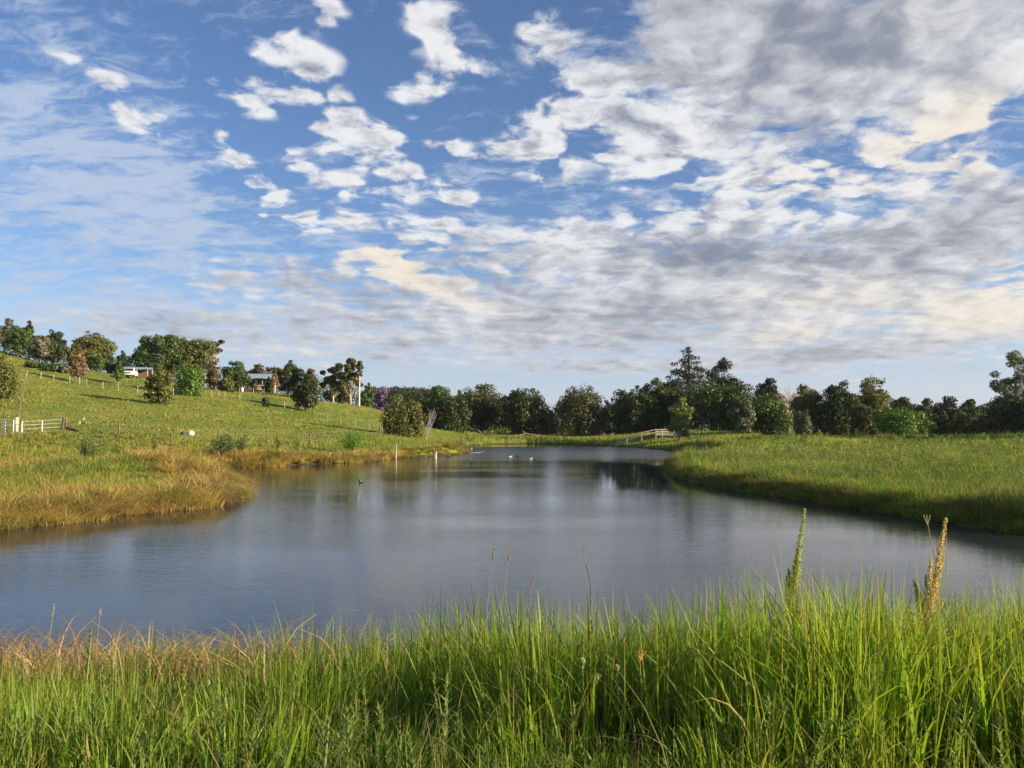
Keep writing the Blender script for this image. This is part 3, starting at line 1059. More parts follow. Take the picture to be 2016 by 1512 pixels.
def left_bank():
    parts = []
    n = 100000
    x, y = polar(n, -.76, -.03, 23, 118, 1.25)
    d = pond_sd(x, y)
    lim = np.where(y < 78, 34.0, 9.0)
    ok = (d > .05) & (d < lim) & (x < -3) & (y < 74 + 60 * (d < 9))
    x, y, d = x[ok], y[ok], d[ok]
    n = len(x)
    z = gz(x, y)
    p1, p2, p3 = vnoise(x, y, 5.0), vnoise(x, y, 1.7), vnoise(x + 40, y, 9.0)
    e = 1 - sstep(d, .8, 5.5)
    far = sstep(y, 84, 92)
    gold = np.clip(e * .8 + (p3 - .5) * 1.5 + .5 * (p2 - .5) - .55 * far, 0, 1)
    col = lerp((.16, .205, .030), (.30, .30, .055), sstep(p1, .3, .7))
    g2 = lerp((.44, .27, .075), (.36, .28, .08), sstep(p2, .3, .7))
    pick = (rng.random(n) < gold)
    col = np.where(pick[:, None], g2, col) * jit(n, .45)
    h = (.20 + .26 * p1 + .22 * sstep(p2, .5, .85)) * (.6 + .7 * rng.random(n))
    wd = np.maximum(.010, .00060 * y) * (.6 + .8 * rng.random(n))
    parts.append(blades('l', np.stack([x, y, z - .02], 1), h, wd, rng.random(n) * 6.28, .15 + .6 * rng.random(n), col, 2, droop=.5))
    # big drooping tussocks along the edge of the water
    m = 2600
    x, y = polar(m, -.74, -.05, 24, 106, 1.1)
    d = pond_sd(x, y)
    ok = (d > -.12) & (d < np.where(y < 86, 3.2, 1.6)) & (x < -4)
    x, y, d = x[ok], y[ok], d[ok]
    m = len(x)
    q = rng.random(m) + .5 * (vnoise(x, y, 3.0) - .5)
    cols = lerp((.58, .37, .12), (.52, .40, .13), rng.random(m))
    cols = np.where((q < .38)[:, None], lerp((.26, .25, .055), (.20, .21, .06), rng.random(m)), cols)
    cols = np.where((q > 1.0)[:, None], lerp((.20, .14, .085), (.28, .19, .10), rng.random(m)), cols)
    parts.append(tussocks(x, y, 110, .5 + .7 * rng.random(m), .55 + .45 * rng.random(m), cols, wscale=.00056, out=1.15, S=3, droop=.66))
    # the same tussocks close along the edge itself, hanging over the water
    x, y, d = edge_points([wl(926, 890), wl(905, 895), wl(860, 898), wl(800, 901), wl(762, 903)], 60, 1.2)
    m = len(x)
    cols = lerp((.34, .27, .08), (.24, .25, .05), rng.random(m))
    parts.append(tussocks(x, y, 80, .5 + .5 * rng.random(m), .40 + .3 * rng.random(m), cols, wscale=.0005, out=.9, S=3, droop=.6))
    x, y, d = edge_points([wl(762, 903), wl(745, 907), wl(690, 911), wl(600, 915), wl(520, 919), (-23.5, 64), (-23.5, 57), (-20, 50), wl(468, 962)], 330, 2.4)
    m = len(x)
    q = rng.random(m)
    cols = np.where((q < .62)[:, None], lerp((.58, .40, .13), (.52, .43, .14), rng.random(m)), lerp((.30, .28, .06), (.22, .17, .08), rng.random(m)))
    parts.append(tussocks(x, y, 110, .7 + .8 * rng.random(m), .75 + .50 * rng.random(m), cols, wscale=.00056, out=1.05, S=3, droop=.62))
    x, y, d = edge_points([wl(468, 962), wl(466, 975), wl(455, 988), wl(400, 1000), wl(330, 1006), wl(250, 1012), wl(160, 1026), wl(80, 1034), wl(0, 1042), (-26, 25)], 420, 2.0)
    m = len(x)
    q = rng.random(m) + .7 * (vnoise(x, y, 2.5) - .5)
    cols = lerp((.58, .41, .14), (.52, .44, .14), rng.random(m))
    cols = np.where((q < .30)[:, None], lerp((.30, .29, .06), (.22, .24, .05), rng.random(m)), cols)
    cols = np.where((q > .85)[:, None], lerp((.16, .11, .075), (.30, .19, .10), rng.random(m)), cols)
    parts.append(tussocks(x, y, 120, .55 + .6 * rng.random(m), .60 + .42 * rng.random(m), cols, wscale=.00056, out=1.1, S=3, droop=.64))
    # mixed clumps further in
    m = 1500
    x, y = polar(m, -.76, -.10, 28, 76, 1.1)
    d = pond_sd(x, y)
    ok = (d > 2.6) & (d < 30) & (x < -12)
    x, y = x[ok], y[ok]
    m = len(x)
    q = rng.random(m) + .6 * (vnoise(x, y, 6.0) - .5)
    cols = lerp((.17, .22, .035), (.31, .32, .06), rng.random(m))
    cols = np.where((q < .30)[:, None], lerp((.42, .30, .09), (.36, .26, .10), rng.random(m)), cols)
    cols = np.where((q > .95)[:, None], lerp((.10, .15, .055), (.17, .20, .09), rng.random(m)), cols)
    parts.append(tussocks(x, y, 44, .35 + .5 * rng.random(m), .32 + .42 * rng.random(m) ** 1.4, cols, out=.5, S=2))
    V1, F1, C1 = parts[0]
    V, Fc, C = join(parts)
    tag(big_mesh('bank_grass', V, Fc, GRASS, col=C), 'golden and olive tussock grass on the sunlit bank below the hill', 'grass', kind='stuff')


def hill_grass():
    n = 90000
    x, y = polar(n, -.80, .02, 66, 215, 1.2)
    d = pond_sd(x, y)
    ok = (d > 7) & (x < -4)
    x, y = x[ok], y[ok]
    n = len(x)
    z = gz(x, y)
    p1, p2 = vnoise(x, y, 6.0), vnoise(x, y * .6, 2.0)
    h = (.07 + .10 * p1 + .16 * sstep(p2, .6, .9)) * (.6 + .8 * rng.random(n))
    col = lerp((.165, .225, .034), (.28, .295, .058), sstep(p1 + .4 * (rng.random(n) - .5), .3, .7))
    s = (rng.random(n) < .25 * sstep(p2, .5, .8))
    col[s] = (.42, .32, .12)
    col = col * jit(n, .4)
    wd = .0011 * y * (.6 + .8 * rng.random(n))
    parts = [blades('h', np.stack([x, y, z - .01], 1), h, wd, rng.random(n) * 6.28, .2 + .6 * rng.random(n), col, 2)]
    m = 1500
    x, y = polar(m, -.80, -.10, 70, 190, 1.2)
    ok = (pond_sd(x, y) > 8) & (vnoise(x, y, 12.0) > .45)
    x, y = x[ok], y[ok]
    m = len(x)
    cols = np.where((rng.random(m) < .32)[:, None], lerp((.40, .31, .12), (.34, .29, .09), rng.random(m)), lerp((.13, .18, .035), (.22, .25, .05), rng.random(m)))
    parts.append(tussocks(x, y, 22, .25 + .5 * rng.random(m), .14 + .26 * rng.random(m) ** 2, cols, wscale=.0009, S=2, out=.6))
    V, Fc, C = join(parts)
    tag(big_mesh('hill_grass', V, Fc, GRASS, col=C), 'short sunlit pasture grass on the hillside paddock', 'grass', kind='stuff')


def far_bank():
    n = 60000
    x, y = polar(n, -.10, .30, 96, 176, .8)
    d = pond_sd(x, y)
    ok = (d > -.05) & (d < 30) & ((x > -9))
    x, y = x[ok], y[ok]
    n = len(x)
    z = gz(x, y)
    p1 = vnoise(x, y, 4.0)
    col = lerp((.12, .18, .024), (.28, .28, .055), sstep(p1 + .5 * (rng.random(n) - .5), .3, .8)) * jit(n, .45)
    h = (.35 + .45 * p1) * (.6 + .7 * rng.random(n))
    h = np.where((x > 11) & (x < 28) & (y > 114) & (y < 136), h * .4, h)
    V, Fc, C = blades('f', np.stack([x, y, z - .02], 1), h, .00075 * y * (.6 + .8 * rng.random(n)), rng.random(n) * 6.28, .1 + .4 * rng.random(n), col, 2)
    tag(big_mesh('far_bank_grass', V, Fc, GRASS, col=C), 'green grass along the far shore under the dark trees', 'grass', kind='stuff')


near_grass()
right_field()
left_bank()
hill_grass()
far_bank()

# ---------------------------------------------------------------- hills far off
def hill(name, px, py_top, D, wpx, dep, zb=0.0):
    p = at(px, py_top, D)
    hw = wpx * D / F / 2
    n = 40
    xs = np.linspace(p[0] - hw * 1.6, p[0] + hw * 1.6, n)
    ys = np.linspace(D - dep, D + dep, 24)
    X, Y = np.meshgrid(xs, ys)
    r = np.sqrt(((X - p[0]) / (hw * 1.6)) ** 2 + ((Y - D) / dep) ** 2)
    Z = (p[2] + 6) * np.clip(1 - r, 0, 1) ** 1.15 * (.92 + .16 * vnoise(X, Y, hw * .3)) - 6
    V = np.stack([X.ravel(), Y.ravel(), Z.ravel()], 1)
    ii = np.arange(V.shape[0]).reshape(24, n)
    Fq = np.stack([ii[:-1, :-1].ravel(), ii[:-1, 1:].ravel(), ii[1:, 1:].ravel(), ii[1:, :-1].ravel()], 1)
    return tag(big_mesh(name, V, Fq, HILLMAT, smooth=True), kind='structure')


HILLMAT = simple('wooded_hillside', (.020, .035, .015), (.055, .075, .03), .02, .95, .05)
hill('hills', 2075, 752, 3400, 330, 700)
hill('hills', 1745, 779, 3000, 150, 500)
hill('hills', 1650, 792, 3600, 700, 500)
hill('hills', 800, 768, 520, 170, 90)


def wood_mass(name, label, px0, px1, topf, D, cols, n_tree, hpx):
    pos, nr, sz, cl = [], [], [], []
    for i in range(n_tree):
        px = px0 + (px1 - px0) * (i + random.random()) / n_tree
        Dd = D * random.uniform(.93, 1.04)
        top = at(px, topf(px) + random.uniform(-3, 5), Dd)
        r = hpx * Dd / F * random.uniform(.28, .55)
        m = 220
        dr = rng.normal(0, 1, (m, 3))
        dr /= np.linalg.norm(dr, axis=1, keepdims=True)
        c = np.array([top[0], Dd, top[2] - r])
        p = c + dr * np.array([r, r, r * 1.15]) * (.7 + .35 * rng.random((m, 1)))
        p[:, 2] -= rng.random(m) ** 2 * r * 2.2
        pos.append(p)
        nr.append(dr + rng.normal(0, .5, (m, 3)))
        sz.append(np.full(m, Dd * .0021))
        cl.append(np.asarray(random.choice(cols))[None] * jit(m, .5))
    V, Fc, C = leafquads(np.concatenate(pos), np.concatenate(nr), np.concatenate(sz), .7, np.concatenate(cl))
    tag(big_mesh(name, V, Fc, LEAF, col=C), label, 'wood', kind='stuff')


wood_mass('ridge_wood', 'dark distant wood along the low ridge behind the purple tree', 722, 880, lambda p: 762 + .00025 * (p - 790) ** 2, 480,
          [(.03, .05, .02), (.04, .06, .025), (.05, .06, .03)], 60, 22)
wood_mass('distant_wood', 'dark wood in the distance between the trunks beyond the far field', 830, 2120, lambda p: float(np.interp(p, [830, 900, 1180, 1230, 1320, 1480, 1720, 1760, 2120], [806, 792, 800, 784, 764, 772, 778, 802, 804])) + 5 * math.sin(p * .07), 205,
          [(.034, .054, .017), (.042, .063, .02), (.055, .066, .028)], 240, 46)
_hx = [0, 60, 130, 200, 260, 420, 480, 540, 600, 680, 770]
_hy = [654, 664, 682, 694, 704, 716, 728, 726, 734, 750, 780]
wood_mass('hilltop_wood', 'dark trees massed behind the farmhouses on the hill', 10, 770, lambda p: float(np.interp(p, _hx, _hy)) + 5 * math.sin(p * .09), 222,
          [(.055, .085, .028), (.075, .10, .035), (.10, .105, .05), (.06, .08, .04)], 120, 46)

# ---------------------------------------------------------------- trees
COLS = dict(dk=(.047, .072, .020), md=(.064, .108, .024), ol=(.125, .138, .036), br=(.105, .195, .028), gg=(.130, .150, .080), rd=(.140, .100, .050),
            tn=(.27, .17, .10), pu=(.20, .13, .27), gm=(.086, .100, .040), pn=(.030, .043, .021), lt=(.19, .23, .06), bl=(.055, .080, .050), pk=(.26, .165, .10),
            gy=(.19, .175, .125))


def limb(m, a, b, r0, r1, n=5, sag=0.0):
    a, b = Vector(a), Vector(b)
    pts, rad = [], []
    for i in range(4):
        t = i / 3
        p = a.lerp(b, t)
        p.z += sag * math.sin(math.pi * t)
        if 0 < i < 3:
            p += Vector((random.uniform(-1, 1), random.uniform(-1, 1), random.uniform(-.5, .5))) * (b - a).length * .05
        pts.append(p)
        rad.append(r0 + (r1 - r0) * t)
    m.tube(pts, rad, n)


def make_tree(name, label, px, top, wpx, D, style, colk, group=None, bark=None, trunk=None, leafs=1.0, base=None):
    x0, _, _ = ray(px, 820)
    gxp, gyp, gzp = gpt(px, D, 820)
    if base is not None:
        gzp = min(gzp, at(px, base, D)[2]) if base > 0 else gzp
    H = max(1.0, at(px, top, D)[2] - gzp)
    R = wpx * D / F / 2
    root = empty(name, (gxp, gyp, gzp - .05))
    tag(root, label, 'tree', group)
    cl = []          # clumps: centre, radii
    rnd = random.uniform
    tr = MB()
    tr_r = trunk if trunk else max(.05, H * .022)
    col = np.array(COLS[colk])
    hpx = H * F / D
    if style == 'bush':
        n = int(np.clip(wpx * hpx / 130, 18, 60))
        for i in range(n):
            zf = .06 + .88 * ((i + .5) / n) ** .85
            pr = math.sqrt(max(0.02, 1 - (max(zf - .30, 0) / .70) ** 1.9)) * (.90 + .10 * min(1, zf / .3))
            a = i * 2.39996 + rnd(-.5, .5)
            f = rnd(.50, .98)
            rr = min(R, H * .6) * .25 * rnd(.6, 1.5)
            cl.append((math.cos(a) * R * pr * f, math.sin(a) * R * pr * f, min(max(H * zf, rr * .5), H - rr * .75), rr, rr, rr * rnd(.75, 1.0)))
        for zf in (.2, .42, .62):
            cl.append((0, 0, H * zf, R * .6, R * .6, H * .2))
        for k in range(5):
            cl.append((rnd(-.55, .55) * R, rnd(-.3, .3) * R, H * rnd(.82, .99), .11 * R, .11 * R, .06 * H))
        th = H * .6
    elif style in ('round', 'spread', 'tall', 'column'):
        lo = {'round': .14, 'spread': .26, 'tall': .08, 'column': .03}[style]
        zc, rz = H * (lo + 1) / 2, H * (1 - lo) / 2
        n = int(np.clip(wpx * hpx / 150, 16, 50))
        cr = {'round': .30, 'spread': .26, 'tall': .30, 'column': .36}[style]
        for i in range(n):
            # golden spiral shell, lumpy radius
            t = 1 - 2 * (i + .5) / n
            a = i * 2.39996 + rnd(-.5, .5)
            q = math.sqrt(max(0, 1 - abs(t) ** 2.6))
            f = rnd(.50, .98)
            r = cr * rnd(.55, 1.35)
            cx, cy = q * math.cos(a) * f * R, q * math.sin(a) * f * R
            rr = r * min(R, rz * 1.3)
            cz = min(zc + t * rz * f, H - rr * .8)
            cl.append((cx, cy, max(cz, rr * .45), rr, rr, rr * rnd(.75, .95)))
        cl.append((0, 0, zc, R * .6, R * .6, rz * .65))
        for k in range(4):
            cl.append((rnd(-.4, .4) * R, rnd(-.3, .3) * R, H * rnd(.86, .98), .15 * R, .15 * R, .06 * H))
        th = zc + .2 * rz
    elif style == 'tuft':
        for i in range(12):
            a = i * 2.4
            cl.append((math.cos(a) * R * rnd(.2, .9), math.sin(a) * R * rnd(.2, .9), H * rnd(.74, .99), R * rnd(.16, .34), R * rnd(.16, .34), R * rnd(.10, .2)))
        th = H * .85
    elif style == 'open':
        n = int(np.clip(wpx * hpx / 170, 14, 40))
        for i in range(n):
            a = i * 2.39996 + rnd(-.4, .4)
            f = math.sqrt((i + .6) / n)
            zf = rnd(.42, .93) if f > .5 else rnd(.6, .97)
            rr = R * rnd(.13, .27)
            cl.append((math.cos(a) * f * R * .86, math.sin(a) * f * R * .82, H * zf - rr * .3, rr, rr, rr * rnd(.55, .8)))
        cl.append((0, 0, H - R * .22, R * .28, R * .28, R * .22))
        th = H * .72
    elif style == 'pine':
        L = 11
        for j in range(L):
            zf = .22 + .76 * j / (L - 1)
            rad = R * max(.08, min(1.0, (1.02 - zf) / .40)) ** .62
            k = max(3, int(8 * rad / R) + 1)
            for i in range(k):
                a = 6.283 * i / k + j * .9 + rnd(-.3, .3)
                f = rnd(.55, .86)
                rr = max(.26 * R * rnd(.5, 1.1) * (.5 + .5 * rad / R), .45)
                cl.append((math.cos(a) * rad * f, math.sin(a) * rad * f, H * (zf - .05 * f) + rnd(-.035, .035) * H, rr, rr, rr * rnd(.45, .8)))
            cl.append((0, 0, H * zf, rad * .4, rad * .4, .4 * H / L))
        cl.append((0, 0, H * .985, R * .10, R * .10, H * .035))
        th = H * .97
    elif style == 'bare':
        th = H * .55

        def branch(p, d, ln, r, lev):
            q = p + d * ln
            limb(tr, p, q, r, r * .55, 4)
            if lev == 0:
                return
            for _ in range(3):
                dd = (d + Vector((rnd(-1, 1), rnd(-1, 1), rnd(-.2, .9))) * .75).normalized()
                branch(p.lerp(q, rnd(.55, 1.0)), dd, ln * rnd(.55, .75), r * .55, lev - 1)
        for i in range(5):
            d = Vector((rnd(-1, 1) * R / H * 2, rnd(-1, 1) * R / H * 2, 1)).normalized()
            branch(Vector((0, 0, .05 * H)), d, H * rnd(.35, .45), tr_r * .6, 3)
    # uneven crowns: a few lobes of different height pushed to the sides
    if style in ('bush', 'round', 'tall') and len(cl) > 8:
        lobes = [(rnd(-.34, .34) * R, rnd(-.3, .3) * R, rnd(.70, .93)) for _ in range(3)]
        lobes[0] = (lobes[0][0] * .6, lobes[0][1], 1.0)
        nc = []
        for i, c in enumerate(cl):
            lb = lobes[i % 3]
            up = c[2] / H
            nc.append((c[0] * .82 + lb[0] * up, c[1] * .82 + lb[1] * up, c[2] * (1 - (1 - lb[2]) * up)) + tuple(c[3:]))
        cl = nc
    # trunk and limbs
    if style != 'bare':
        lean = rnd(-.04, .04) * H
        pts = [(0, 0, -.1), (lean * .3, 0, th * .35), (lean, lean * .5, th * .7), (lean * .6, 0, th)]
        tr.tube(pts, [tr_r * 1.25, tr_r, tr_r * .75, tr_r * .35], 8)
        for c in cl[::2 if len(cl) > 24 else 1]:
            s = rnd(.30, .75) * min(th, max(c[2], th * .3))
            limb(tr, (lean * s / th, 0, s), (c[0] * .92, c[1] * .92, c[2]), tr_r * .42, tr_r * .12, 5)
    tr.build('trunk', bark or BARK, root, smooth=True)
    if cl:
        cl = np.array(cl)
        area = cl[:, 3] * cl[:, 5]
        s_leaf = .0026 * D
        N = int(np.clip(wpx * hpx * 1.4, 1800, 11000) * leafs)
        which = rng.choice(len(cl), N, p=area / area.sum())
        dr = rng.normal(0, 1, (N, 3))
        dr /= np.linalg.norm(dr, axis=1, keepdims=True)
        dr[:, 2] = np.where(rng.random(N) < .25, np.abs(dr[:, 2]), dr[:, 2])
        rr = .55 + .62 * rng.random((N, 1)) ** .9
        pos = cl[which, :3] + dr * cl[which, 3:6] * rr
        pos[:, 2] = np.maximum(pos[:, 2], .05 * rng.random(N))
        hue = (rng.random(len(cl)) - .5)[which]
        C = col[None] * (1 + .42 * hue[:, None]) * jit(N, .45)
        C[:, 0] *= 1 + .14 * (rng.random(len(cl)) - .5)[which]
        size = s_leaf * (.6 + .8 * rng.random(N)) * (.85 if style in ('open', 'pine') else 1)
        V, Fc, C = leafquads(pos, dr * .9 + rng.normal(0, .55, (N, 3)) + np.array([[0, 0, .25]]), size, .62, C)
        big_mesh('crown', V, Fc, LEAF, root, col=C)
    return root


TREES = [
    # the hill, from its top down to the water
    ('hilltop_tree', 'grey leaved tree at the very top of the hill above the steep green slope', 4, 627, 44, 222, 'round', 'gy'),
    ('round_tree', 'round dark green tree on the skyline at the hill top', 31, 637, 56, 206, 'round', 'md'),
    ('conifer_tree', 'small dark conifer spire poking above the round hilltop tree', 53, 632, 16, 228, 'pine', 'pn'),
    ('grey_tree', 'grey brown tree growing down the slope below the conifer spire', 74, 657, 46, 186, 'tall', 'gy'),
    ('dark_tree', 'dark rounded tree on the skyline next to the conifer spire', 99, 647, 56, 212, 'round', 'dk'),
    ('edge_tree', 'dense olive tree in front of the hill cut by the picture edge', 2, 698, 66, 108, 'bush', 'ol'),
    ('big_round_tree', 'large round dark tree on the skyline behind the pinkish dry tree', 178, 652, 82, 178, 'round', 'ol'),
    ('olive_tree', 'small olive tree close behind the pinkish dry tree', 140, 672, 34, 162, 'tall', 'ol'),
    ('dry_tree', 'thin tree with pinkish brown dry foliage and bare trunk', 154, 682, 26, 140, 'column', 'pk'),
    ('green_shrub_tree', 'low sunlit green tree below the large round skyline tree', 188, 700, 42, 166, 'round', 'md'),
    ('blue_green_tree', 'dark bluish tree standing behind the white car', 239, 688, 30, 205, 'round', 'bl'),
    ('dark_tree', 'dark tree behind the small pointed sapling', 215, 697, 30, 200, 'round', 'bl'),
    ('young_tree', 'small pointed light green sapling beside the white car', 231, 710, 20, 143, 'tall', 'br'),
    ('shrub_tree', 'low dark shrub tree at the upper fence just uphill from the dry tree', 104, 714, 40, 150, 'bush', 'md'),
    ('shrub_tree', 'brownish low shrub tree touching the dry tree trunk', 131, 718, 28, 150, 'bush', 'gy'),
    ('hedge_tree', 'dark hedge like bush along the upper fence near the hill track', 68, 722, 60, 152, 'bush', 'dk'),
    ('feathery_tree', 'very wide feathery green tree towering over the white car', 318, 661, 116, 188, 'spread', 'md'),
    ('feathery_tree', 'wide feathery tree joined to the larger one on its lower side', 372, 668, 92, 194, 'spread', 'ol'),
    ('willowy_tree', 'olive bushy tree standing alone in the upper paddock', 311, 715, 56, 115, 'bush', 'ol'),
    ('dense_bush_tree', 'dense bright green rounded bush beside the olive paddock tree', 375, 717, 68, 137, 'bush', 'br'),
    ('gum_tree', 'tall sparse gum with high tufts above the feathery trees', 420, 671, 32, 204, 'tuft', 'gm'),
    ('red_shrub', 'reddish brown shrub between the bright bush and the grey roofed house', 417, 712, 26, 166, 'column', 'rd'),
    ('dark_round_tree', 'dark green round tree in front of the verandah house', 460, 712, 56, 176, 'round', 'md'),
    ('garden_tree', 'small dark tree growing in front of the verandah railing', 499, 748, 14, 182, 'tall', 'md'),
    ('garden_tree', 'bushy green tree beside the verandah at the palm end', 528, 742, 22, 188, 'bush', 'md'),
    ('olive_shrub', 'low olive shrub at the foot of the round tree by the house', 449, 742, 32, 166, 'bush', 'ol'),
    ('bronze_tree', 'purplish brown tree rising behind the verandah house roof', 505, 718, 50, 218, 'round', 'rd'),
    ('tan_tree', 'tan dry leaved tree behind the house next to the palm', 528, 722, 22, 212, 'tall', 'tn'),
    ('tall_dark_tree', 'tall dark leafy tree right beside the palm trunk', 566, 708, 56, 190, 'tall', 'dk'),
    ('rust_tree', 'rusty green tree behind the narrow based paddock tree', 608, 725, 38, 188, 'tall', 'rd'),
    ('paddock_tree', 'grey green dense tree with narrow foot alone in the lower paddock', 601, 737, 58, 140, 'tall', 'dk'),
    ('eucalypt', 'shorter gum with pale trunk on the house side of the gum pair', 656, 722, 58, 178, 'open', 'gm'),
    ('eucalypt', 'taller gum with pale pink trunk and billowing crown over the paddock', 690, 705, 60, 174, 'open', 'gm'),
    ('gum_underwood', 'brown green bushy tree at the foot of the gum pair', 668, 750, 60, 186, 'tall', 'gm'),
    ('paddock_shrub', 'tiny dark shrub on the open grass below the verandah house', 523, 781, 17, 136, 'bush', 'dk'),
    ('green_tree', 'leafy green tree immediately behind the power pole', 722, 755, 34, 205, 'tall', 'md'),
    ('jacaranda', 'tree covered in purple blossom at the foot of the hill', 753, 763, 42, 212, 'round', 'pu'),
    # along the far shore
    ('shore_bush_tree', 'big dense olive bush tree at the corner of the paddock and shore', 793, 775, 92, 105, 'bush', 'ol'),
    ('round_tree', 'round dark treetop rising behind the bare leaning twigs', 851, 760, 50, 172, 'round', 'md'),
    ('shore_tree', 'dark dense shore tree next to the bare leaning twigs', 880, 776, 78, 160, 'bush', 'dk'),
    ('slender_treetop', 'slender pale treetop above the dark shore trees', 903, 763, 20, 185, 'tall', 'ol'),
    ('open_tree', 'tall open crowned tree above the fallen white branch', 948, 755, 92, 172, 'round', 'gm'),
    ('dark_tree', 'dark treetop filling the gap behind the open crowned tree', 1008, 770, 56, 188, 'round', 'dk'),
    ('shore_tree', 'dark shore tree with two pointed tops by the narrow sky gap', 1046, 765, 80, 167, 'bush', 'dk'),
    ('pale_shrub_tree', 'narrow sunlit olive shrub in the gap between two dark shore trees', 1085, 808, 20, 165, 'column', 'ol'),
    ('broad_shore_tree', 'broad shaggy tree on the far shore straight behind the water', 1141, 760, 90, 166, 'bush', 'gm'),
    ('dark_tree', 'low dark tree in the dip beside the broad shaggy tree', 1200, 785, 40, 185, 'bush', 'dk'),
    ('shore_tree', 'dark shore tree standing over the bottom of the timber rail fence', 1240, 763, 66, 163, 'bush', 'dk'),
    ('shore_tree', 'taller dark shore tree behind the middle of the timber rail fence', 1281, 747, 58, 168, 'bush', 'md'),
    ('tall_pine', 'tallest dark conical pine above all the other shore trees', 1356, 685, 102, 190, 'pine', 'pn'),
    ('tall_dark_tree', 'tall ragged dark tree leaning against the tallest pine', 1425, 703, 62, 194, 'tall', 'pn'),
    ('mid_tree', 'mid height dark tree below the sloping side of the tallest pine', 1322, 742, 54, 168, 'tall', 'dk'),
    ('broad_tree', 'broad dark tree at the foot of the tallest pine', 1400, 748, 104, 160, 'bush', 'md'),
    ('young_tree', 'sunlit pale green young tree with thin trunk beside the rail fence', 1337, 778, 48, 126, 'tall', 'lt'),
    ('leafy_tree', 'leafy green tree with sunlit top beyond the grassy point', 1461, 755, 70, 156, 'bush', 'md'),
    ('grey_green_tree', 'pale grey green shrubby tree in front of the dark shore trees', 1463, 782, 46, 122, 'column', 'gg'),
    ('dark_tree', 'tall dark treetop beside the bare pale twiggy tree', 1514, 735, 46, 172, 'tall', 'pn'),
    ('bare_tree', 'bare pale twiggy tree among the dark shore trees', 1550, 744, 40, 165, 'bare', 'gy'),
    ('shore_tree', 'dense green tree below the bare pale twiggy tree', 1516, 776, 76, 132, 'bush', 'md'),
    ('olive_tree', 'round olive tree to the far side of the bare twiggy tree', 1590, 757, 58, 146, 'bush', 'ol'),
    ('pale_shrub_tree', 'pale grey green bush low in front of the olive round tree', 1580, 806, 42, 124, 'bush', 'gg'),
    ('shore_tree', 'dark tree with knobbly top next to the highest olive tree', 1649, 752, 70, 142, 'bush', 'dk'),
    ('tall_olive_tree', 'high olive tree with sunlit side over the far field', 1716, 740, 68, 144, 'bush', 'ol'),
    ('tan_tree', 'brownish small tree in front of the high olive tree', 1698, 787, 44, 130, 'bush', 'gm'),
    ('dome_bush_tree', 'wide domed bright leafy bush at the edge of the far field', 1782, 800, 104, 122, 'bush', 'br'),
    ('dark_tree', 'small dark treetop just behind the domed bush', 1778, 782, 54, 186, 'round', 'dk'),
    ('brown_tree', 'brownish treetop beyond the domed bush', 1816, 785, 42, 186, 'round', 'gm'),
    ('dark_tree', 'dark flat topped tree past the domed bush', 1864, 782, 58, 168, 'round', 'pn'),
    ('dark_tree', 'dark wide tree short of the high see through gum', 1910, 787, 52, 172, 'round', 'dk'),
    ('olive_shrub', 'sunlit olive shrubs at the field edge under the dark wide tree', 1915, 812, 80, 130, 'bush', 'ol'),
    ('brown_shrub', 'dull brown shrub between the domed bush and the olive shrubs', 1850, 815, 60, 134, 'bush', 'gm'),
    ('tall_gum', 'tall see through gum at the picture edge beyond the far field', 2000, 690, 92, 128, 'open', 'gg'),
    ('dark_thicket_tree', 'dense dark tree at the foot of the tall see through gum', 1995, 776, 130, 122, 'bush', 'dk'),
    ('shade_tree', 'dark tree just past the picture edge beside the far field', 2130, 745, 120, 118, 'bush', 'md'),
    ('shade_tree', 'second tree past the picture edge shading the far field', 2240, 655, 170, 101, 'bush', 'md'),
    ('shade_tree', 'third tree past the picture edge shading the far field', 2400, 650, 180, 98, 'bush', 'dk'),
    ('shade_tree', 'outermost tree past the picture edge shading the far field', 2570, 645, 180, 96, 'bush', 'md'),
]
for t in TREES:
    nm, lab, px, top, wpx, D, st, ck = t
    if px > 840 and st in ('bush', 'round', 'tall') and nm not in ('young_tree', 'pale_shrub_tree'):
        wpx *= 1.22
    bark = BARK_PALE if nm in ('eucalypt', 'gum_tree', 'bare_tree') else (BARK_GREY if nm in ('tall_gum', 'young_tree', 'dry_tree', 'jacaranda') else None)
    lf = {'gum_tree': .6, 'tall_gum': .55, 'dry_tree': .8}.get(nm, 1.0)
    r = make_tree(nm, lab, px, top, wpx, D, st, ck, bark=bark, leafs=lf, trunk=.17 if nm in ('eucalypt', 'gum_tree') else None)
    r['category'] = 'shrub' if 'shrub' in nm and 'tree' not in nm else 'tree'

# palm with a skirt of dead fronds
def palm(px, top, D, label):
    g = gpt(px, D, 800)
    H = at(px, top, D)[2] - g[2]
    root = empty('palm_tree', g)
    tag(root, label, 'tree')
    m = MB()
    m.tube([(0, 0, -.1), (.05, 0, H * .4), (0, 0, H)], [.24, .19, .16], 10)
    m.build('trunk', BARK_PALE, root, smooth=True)
    for nm, n, z0, up, ln, c in (('dead_fronds', 26, H * .93, -.9, 2.2, (.30, .21, .11)), ('fronds', 18, H * .98, .35, 2.0, (.10, .11, .04))):
        base = np.tile(np.array([[0, 0, z0]]), (n * 14, 1)).astype(float)
        a = np.repeat(rng.random(n) * 6.28, 14)
        t = np.tile(np.linspace(.15, 1, 14), n)
        base[:, 0] = np.cos(a) * t * ln * (.35 if up < 0 else .9)
        base[:, 1] = np.sin(a) * t * ln * (.35 if up < 0 else .9)
        base[:, 2] += up * t * ln - .5 * t * t * ln
        V, Fc, C = leafquads(base, rng.normal(0, 1, (n * 14, 3)), np.full(n * 14, .75), .35, np.array([c]) * jit(n * 14, .4))
        big_mesh(nm, V, Fc, LEAF, root, col=C)


